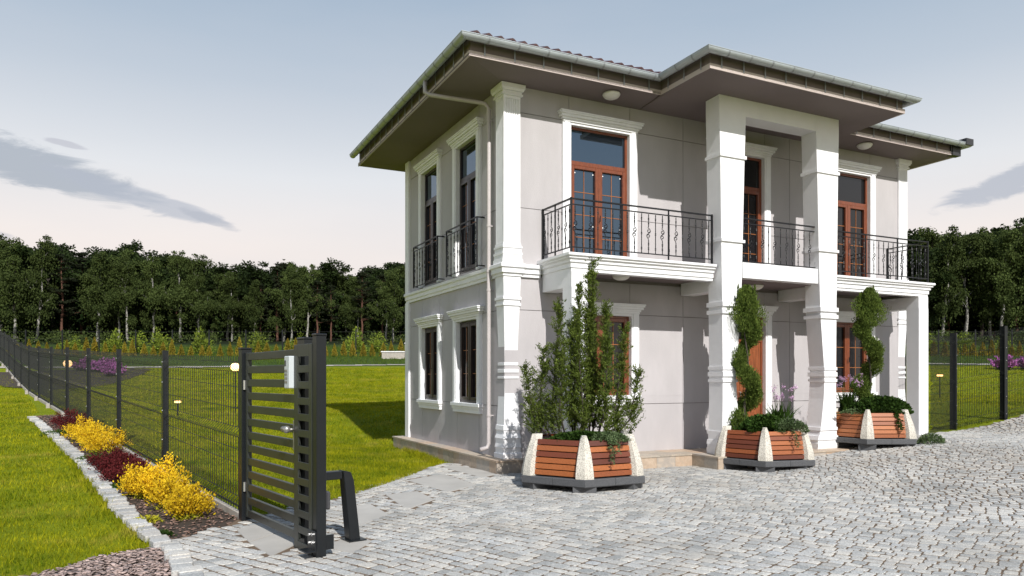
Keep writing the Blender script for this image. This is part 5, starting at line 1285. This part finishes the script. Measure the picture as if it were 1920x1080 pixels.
def birch(seed):
    random.seed(seed); mb = MB(); H_ = 10.5; pts = []; x = y = 0; lx, ly = random.uniform(-.08, .08), random.uniform(-.05, .05)
    for k in range(9):
        z = H_ * .86 * k / 8; pts.append((x, y, z)); x += lx + random.gauss(0, .10); y += ly + random.gauss(0, .08)
    mb.tube(pts, [.15 * (1 - .085 * k) for k in range(9)], 8); ends = [pts[-1]]
    for k in range(9):
        i = random.randint(3, 8); a_ = random.uniform(0, 6.283); limb(mb, pts[i], (math.cos(a_), math.sin(a_), 1.25), random.uniform(1.4, 2.4) * (1.25 - .07 * i), .05, 1, ends)
    tr = mb.mesh('trunk', M_bark)
    bl = [(e[0] + random.gauss(0, .2), e[1] + random.gauss(0, .2), e[2] + random.uniform(-.2, .4), random.uniform(.35, .75)) for e in ends]
    bl += [(random.gauss(0, 1.4), random.gauss(0, 1.2), random.uniform(2.6, 7.5), random.uniform(.4, .75)) for _ in range(14)]
    C, D, L = crown_blobs(bl, 12000, .20, droop=.9)
    # hanging strands
    n = 2200; i = rng.integers(0, len(C), n); P0 = C[i].copy(); P0[:, 2] -= rng.uniform(0, 1.5, n); C = np.concatenate([C, P0]); D = np.concatenate([D, unit(rng.normal(0, .2, (n, 3)) + np.array([0, 0, -1]))]); L = np.concatenate([L, rng.uniform(.15, .3, n)])
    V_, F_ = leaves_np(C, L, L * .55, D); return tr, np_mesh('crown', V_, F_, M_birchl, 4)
def pine(seed):
    random.seed(seed); mb = MB(); H_ = 10.8; pts = []; x = y = 0
    for k in range(9):
        pts.append((x, y, H_ * .95 * k / 8)); x += random.gauss(0, .10); y += random.gauss(0, .08)
    mb.tube(pts, [.17 * (1 - .1 * k) for k in range(9)], 8); bl = []
    for k in range(34):
        s_ = random.uniform(.28, 1.0); z = H_ * s_; a_ = random.uniform(0, 6.283); i = min(8, int(s_ / .95 * 8)); L = (2.1 * (1 - s_) + .55) * random.uniform(.6, 1.1)
        b0 = Vector(pts[i]); b0.z = min(z, pts[-1][2]); e = b0 + Vector((math.cos(a_) * L, math.sin(a_) * L, L * random.uniform(-.05, .35)))
        mb.tube([tuple(b0), tuple((b0 + e) / 2 + Vector((0, 0, -.06))), tuple(e)], [.04, .025, .01], 4)
        for t_ in (.45, .75, 1.0):
            c = b0.lerp(e, t_); bl.append((c.x + random.gauss(0, .12), c.y + random.gauss(0, .12), c.z + .08, random.uniform(.25, .5) * (1.1 - .35 * s_)))
    bl.append((pts[-1][0], pts[-1][1], H_ * .98, .3)); bl.append((pts[-1][0], pts[-1][1], H_ * 1.03, .16))
    C, D, L = crown_blobs(bl, 9500, .19, flat=.5); V_, F_ = leaves_np(C, L, L * .4, D)
    return mb.mesh('trunk', M_pbark), np_mesh('crown', V_, F_, M_pinel, 4)
def broad(seed):
    random.seed(seed); mb = MB(); H_ = 10.0; pts = []; x = y = 0
    for k in range(7):
        pts.append((x, y, H_ * .75 * k / 6)); x += random.gauss(0, .12); y += random.gauss(0, .1)
    mb.tube(pts, [.16 * (1 - .1 * k) for k in range(7)], 7); ends = [pts[-1]]
    for k in range(8):
        i = random.randint(2, 6); a_ = random.uniform(0, 6.283); limb(mb, pts[i], (math.cos(a_), math.sin(a_), .9), random.uniform(1.6, 2.6), .06, 1, ends)
    bl = [(e[0], e[1], e[2] + random.uniform(-.1, .5), random.uniform(.5, .95)) for e in ends] + [(random.gauss(0, 1.1), random.gauss(0, 1.0), random.uniform(1.2, 8.5), random.uniform(.5, .9)) for _ in range(17)]
    C, D, L = crown_blobs(bl, 11000, .24); V_, F_ = leaves_np(C, L, L * .6, D)
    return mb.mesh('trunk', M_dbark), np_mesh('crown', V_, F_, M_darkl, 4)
BM = [birch(s_) for s_ in (11, 12, 13, 14, 15)]; PN = [pine(s_) for s_ in (21, 22, 23)]; BR = [broad(s_) for s_ in (31, 32, 33, 34)]
random.seed(99)
def tree(kind, x, y, h, label, group, rz=None, wide=1.0):
    tr, cr = random.choice({'birch': BM, 'pine': PN, 'tree': BR}[kind]); nm = {'birch': 'birch_tree', 'pine': 'pine_tree', 'tree': 'dark_tree'}[kind]
    base = {'birch': 10.6, 'pine': 11.1, 'tree': 10.2}[kind]; s_ = h / base
    t_ = tag(empty(nm, (x, y, g(x, y) - .15), rz if rz is not None else random.uniform(0, 6.28)), label, 'tree', group); t_.scale = (s_ * wide, s_ * wide, s_)
    link('trunk', tr, t_); link('crown', cr, t_); return t_
def top_h(px, y, yt): return H_CAM + (Y_H - yt) * y / F_PX
def at_px(px, y): return (px - 960) / F_PX * y
SKY = [(-60, 452), (0, 456), (95, 460), (120, 468), (190, 462), (255, 468), (345, 476), (395, 500), (430, 502), (470, 505), (500, 492), (540, 492), (600, 505), (620, 500), (655, 505), (700, 500), (740, 492), (790, 500), (900, 480), (1600, 440), (1700, 436), (1760, 440), (1800, 436), (1850, 432), (1920, 428), (1990, 430)]
def sky_y(px): return float(np.interp(px, [a for a, b in SKY], [b for a, b in SKY]))
ORD = 'first second third fourth fifth sixth seventh eighth ninth tenth eleventh twelfth thirteenth fourteenth fifteenth sixteenth seventeenth eighteenth'.split()
front = sorted([(28, 'birch'), (66, 'birch'), (118, 'pine'), (183, 'birch'), (223, 'birch'), (240, 'birch'), (288, 'birch'), (338, 'birch'), (372, 'birch'), (435, 'birch'), (477, 'birch'), (488, 'pine'), (520, 'pine'), (532, 'birch'), (545, 'birch'), (577, 'birch'), (596, 'pine'), (620, 'pine'), (671, 'birch'), (680, 'pine'), (716, 'pine'), (724, 'birch'), (737, 'birch')])
cnt = {}
for px, kd in front:
    y = 75 + random.uniform(-1.2, 1.5); cnt[kd] = cnt.get(kd, 0) + 1; x = at_px(px, y); zg = g(x, y); yt = sky_y(px) + random.uniform(-4, 30)
    lab = {'birch': 'of the white trunked birches', 'pine': 'of the reddish trunked pines'}[kd]
    tree(kd, x, y, top_h(px, y, yt) - zg, f'{ORD[cnt[kd] - 1]} from the left {lab} at the left forest edge', 'trees at the forest edge', wide=1.05)
cnt = {}
for px, kd in [(1712, 'tree'), (1763, 'birch'), (1812, 'birch'), (1861, 'birch'), (1878, 'birch'), (1925, 'birch')]:
    y = 75 + random.uniform(-1, 1.5); cnt[kd] = cnt.get(kd, 0) + 1; x = at_px(px, y); yt = sky_y(px) + random.uniform(0, 14)
    tree(kd, x, y, top_h(px, y, yt) - g(x, y), f'{ORD[cnt[kd] - 1]} from the left of the {"white trunked birches" if kd == "birch" else "dark leafy trees"} at the right forest edge', 'trees at the forest edge', wide=1.05)
for rowi, (yr, stepx, kinds) in enumerate(((80, 26, ('tree', 'pine', 'birch')), (85, 27, ('tree', 'tree', 'pine')), (91, 29, ('tree', 'pine', 'tree')), (98, 30, ('tree', 'tree')))):
    for lo, hi in ((-110, 850), (1560, 2050)):
        px = lo + random.uniform(0, 12)
        while px < hi:
            y = yr + random.uniform(-1.8, 1.8); kd = random.choice(kinds); x = at_px(px, y); yt = sky_y(px) + random.uniform(-8, 34)
            tree(kd, x, y, top_h(px, y, yt) - g(x, y), {'tree': 'dark leafy tree', 'pine': 'dark pine', 'birch': 'shaded birch'}[kd] + ' in the ' + ORD[rowi + 1] + ' row of the forest ' + ('left' if lo < 0 else 'right') + ' of the villa', 'trees deep in the forest', wide=1.35)
            px += stepx * random.uniform(.8, 1.2)
# understorey and the far wood that closes the view between the trunks
n = 90000
for (x0, x1, y0_, y1_, hh, nm, lab) in ((-95, -4, 78, 101, 5.2, 'understorey', 'dark undergrowth filling the left forest'), (36, 90, 78, 101, 5.2, 'understorey', 'dark undergrowth filling the right forest')):
    k = int(n * (x1 - x0) / 145); p = np.stack([rng.uniform(x0, x1, k), rng.uniform(y0_, y1_, k)], 1); zz = rng.random(k) ** 1.3 * hh * (.5 + .5 * np.sin(p[:, 0] * .9) * np.sin(p[:, 0] * .37 + 1) + .3)
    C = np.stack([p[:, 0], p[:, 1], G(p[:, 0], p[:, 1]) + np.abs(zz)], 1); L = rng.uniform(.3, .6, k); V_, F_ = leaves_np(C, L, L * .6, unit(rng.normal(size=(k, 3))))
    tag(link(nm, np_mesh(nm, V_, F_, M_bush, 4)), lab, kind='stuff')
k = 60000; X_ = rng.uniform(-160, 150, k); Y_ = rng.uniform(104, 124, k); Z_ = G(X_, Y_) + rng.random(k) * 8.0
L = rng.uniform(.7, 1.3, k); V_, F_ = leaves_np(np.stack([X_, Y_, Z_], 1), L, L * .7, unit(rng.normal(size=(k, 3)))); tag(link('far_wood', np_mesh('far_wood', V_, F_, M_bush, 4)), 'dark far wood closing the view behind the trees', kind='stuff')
# scattered low bushes at the forest foot
k = 9000
for x0, x1, nm in ((-62, -8, 'left'), (38, 70, 'right')):
    cx_ = rng.uniform(x0, x1, 60); pick = rng.integers(0, 60, k); p = np.stack([cx_[pick] + rng.normal(0, .5, k), rng.uniform(67, 73, 60)[pick] + rng.normal(0, .4, k)], 1); h_ = rng.uniform(.4, 1.3, 60)[pick]
    C = np.stack([p[:, 0], p[:, 1], G(p[:, 0], p[:, 1]) + rng.random(k) * h_], 1); L = rng.uniform(.12, .28, k); V_, F_ = leaves_np(C, L, L * .5, unit(rng.normal(size=(k, 3))))
    tag(link('undergrowth', np_mesh('undergrowth', V_, F_, M_birchl, 4)), f'low green undergrowth along the {nm} forest foot', kind='stuff')
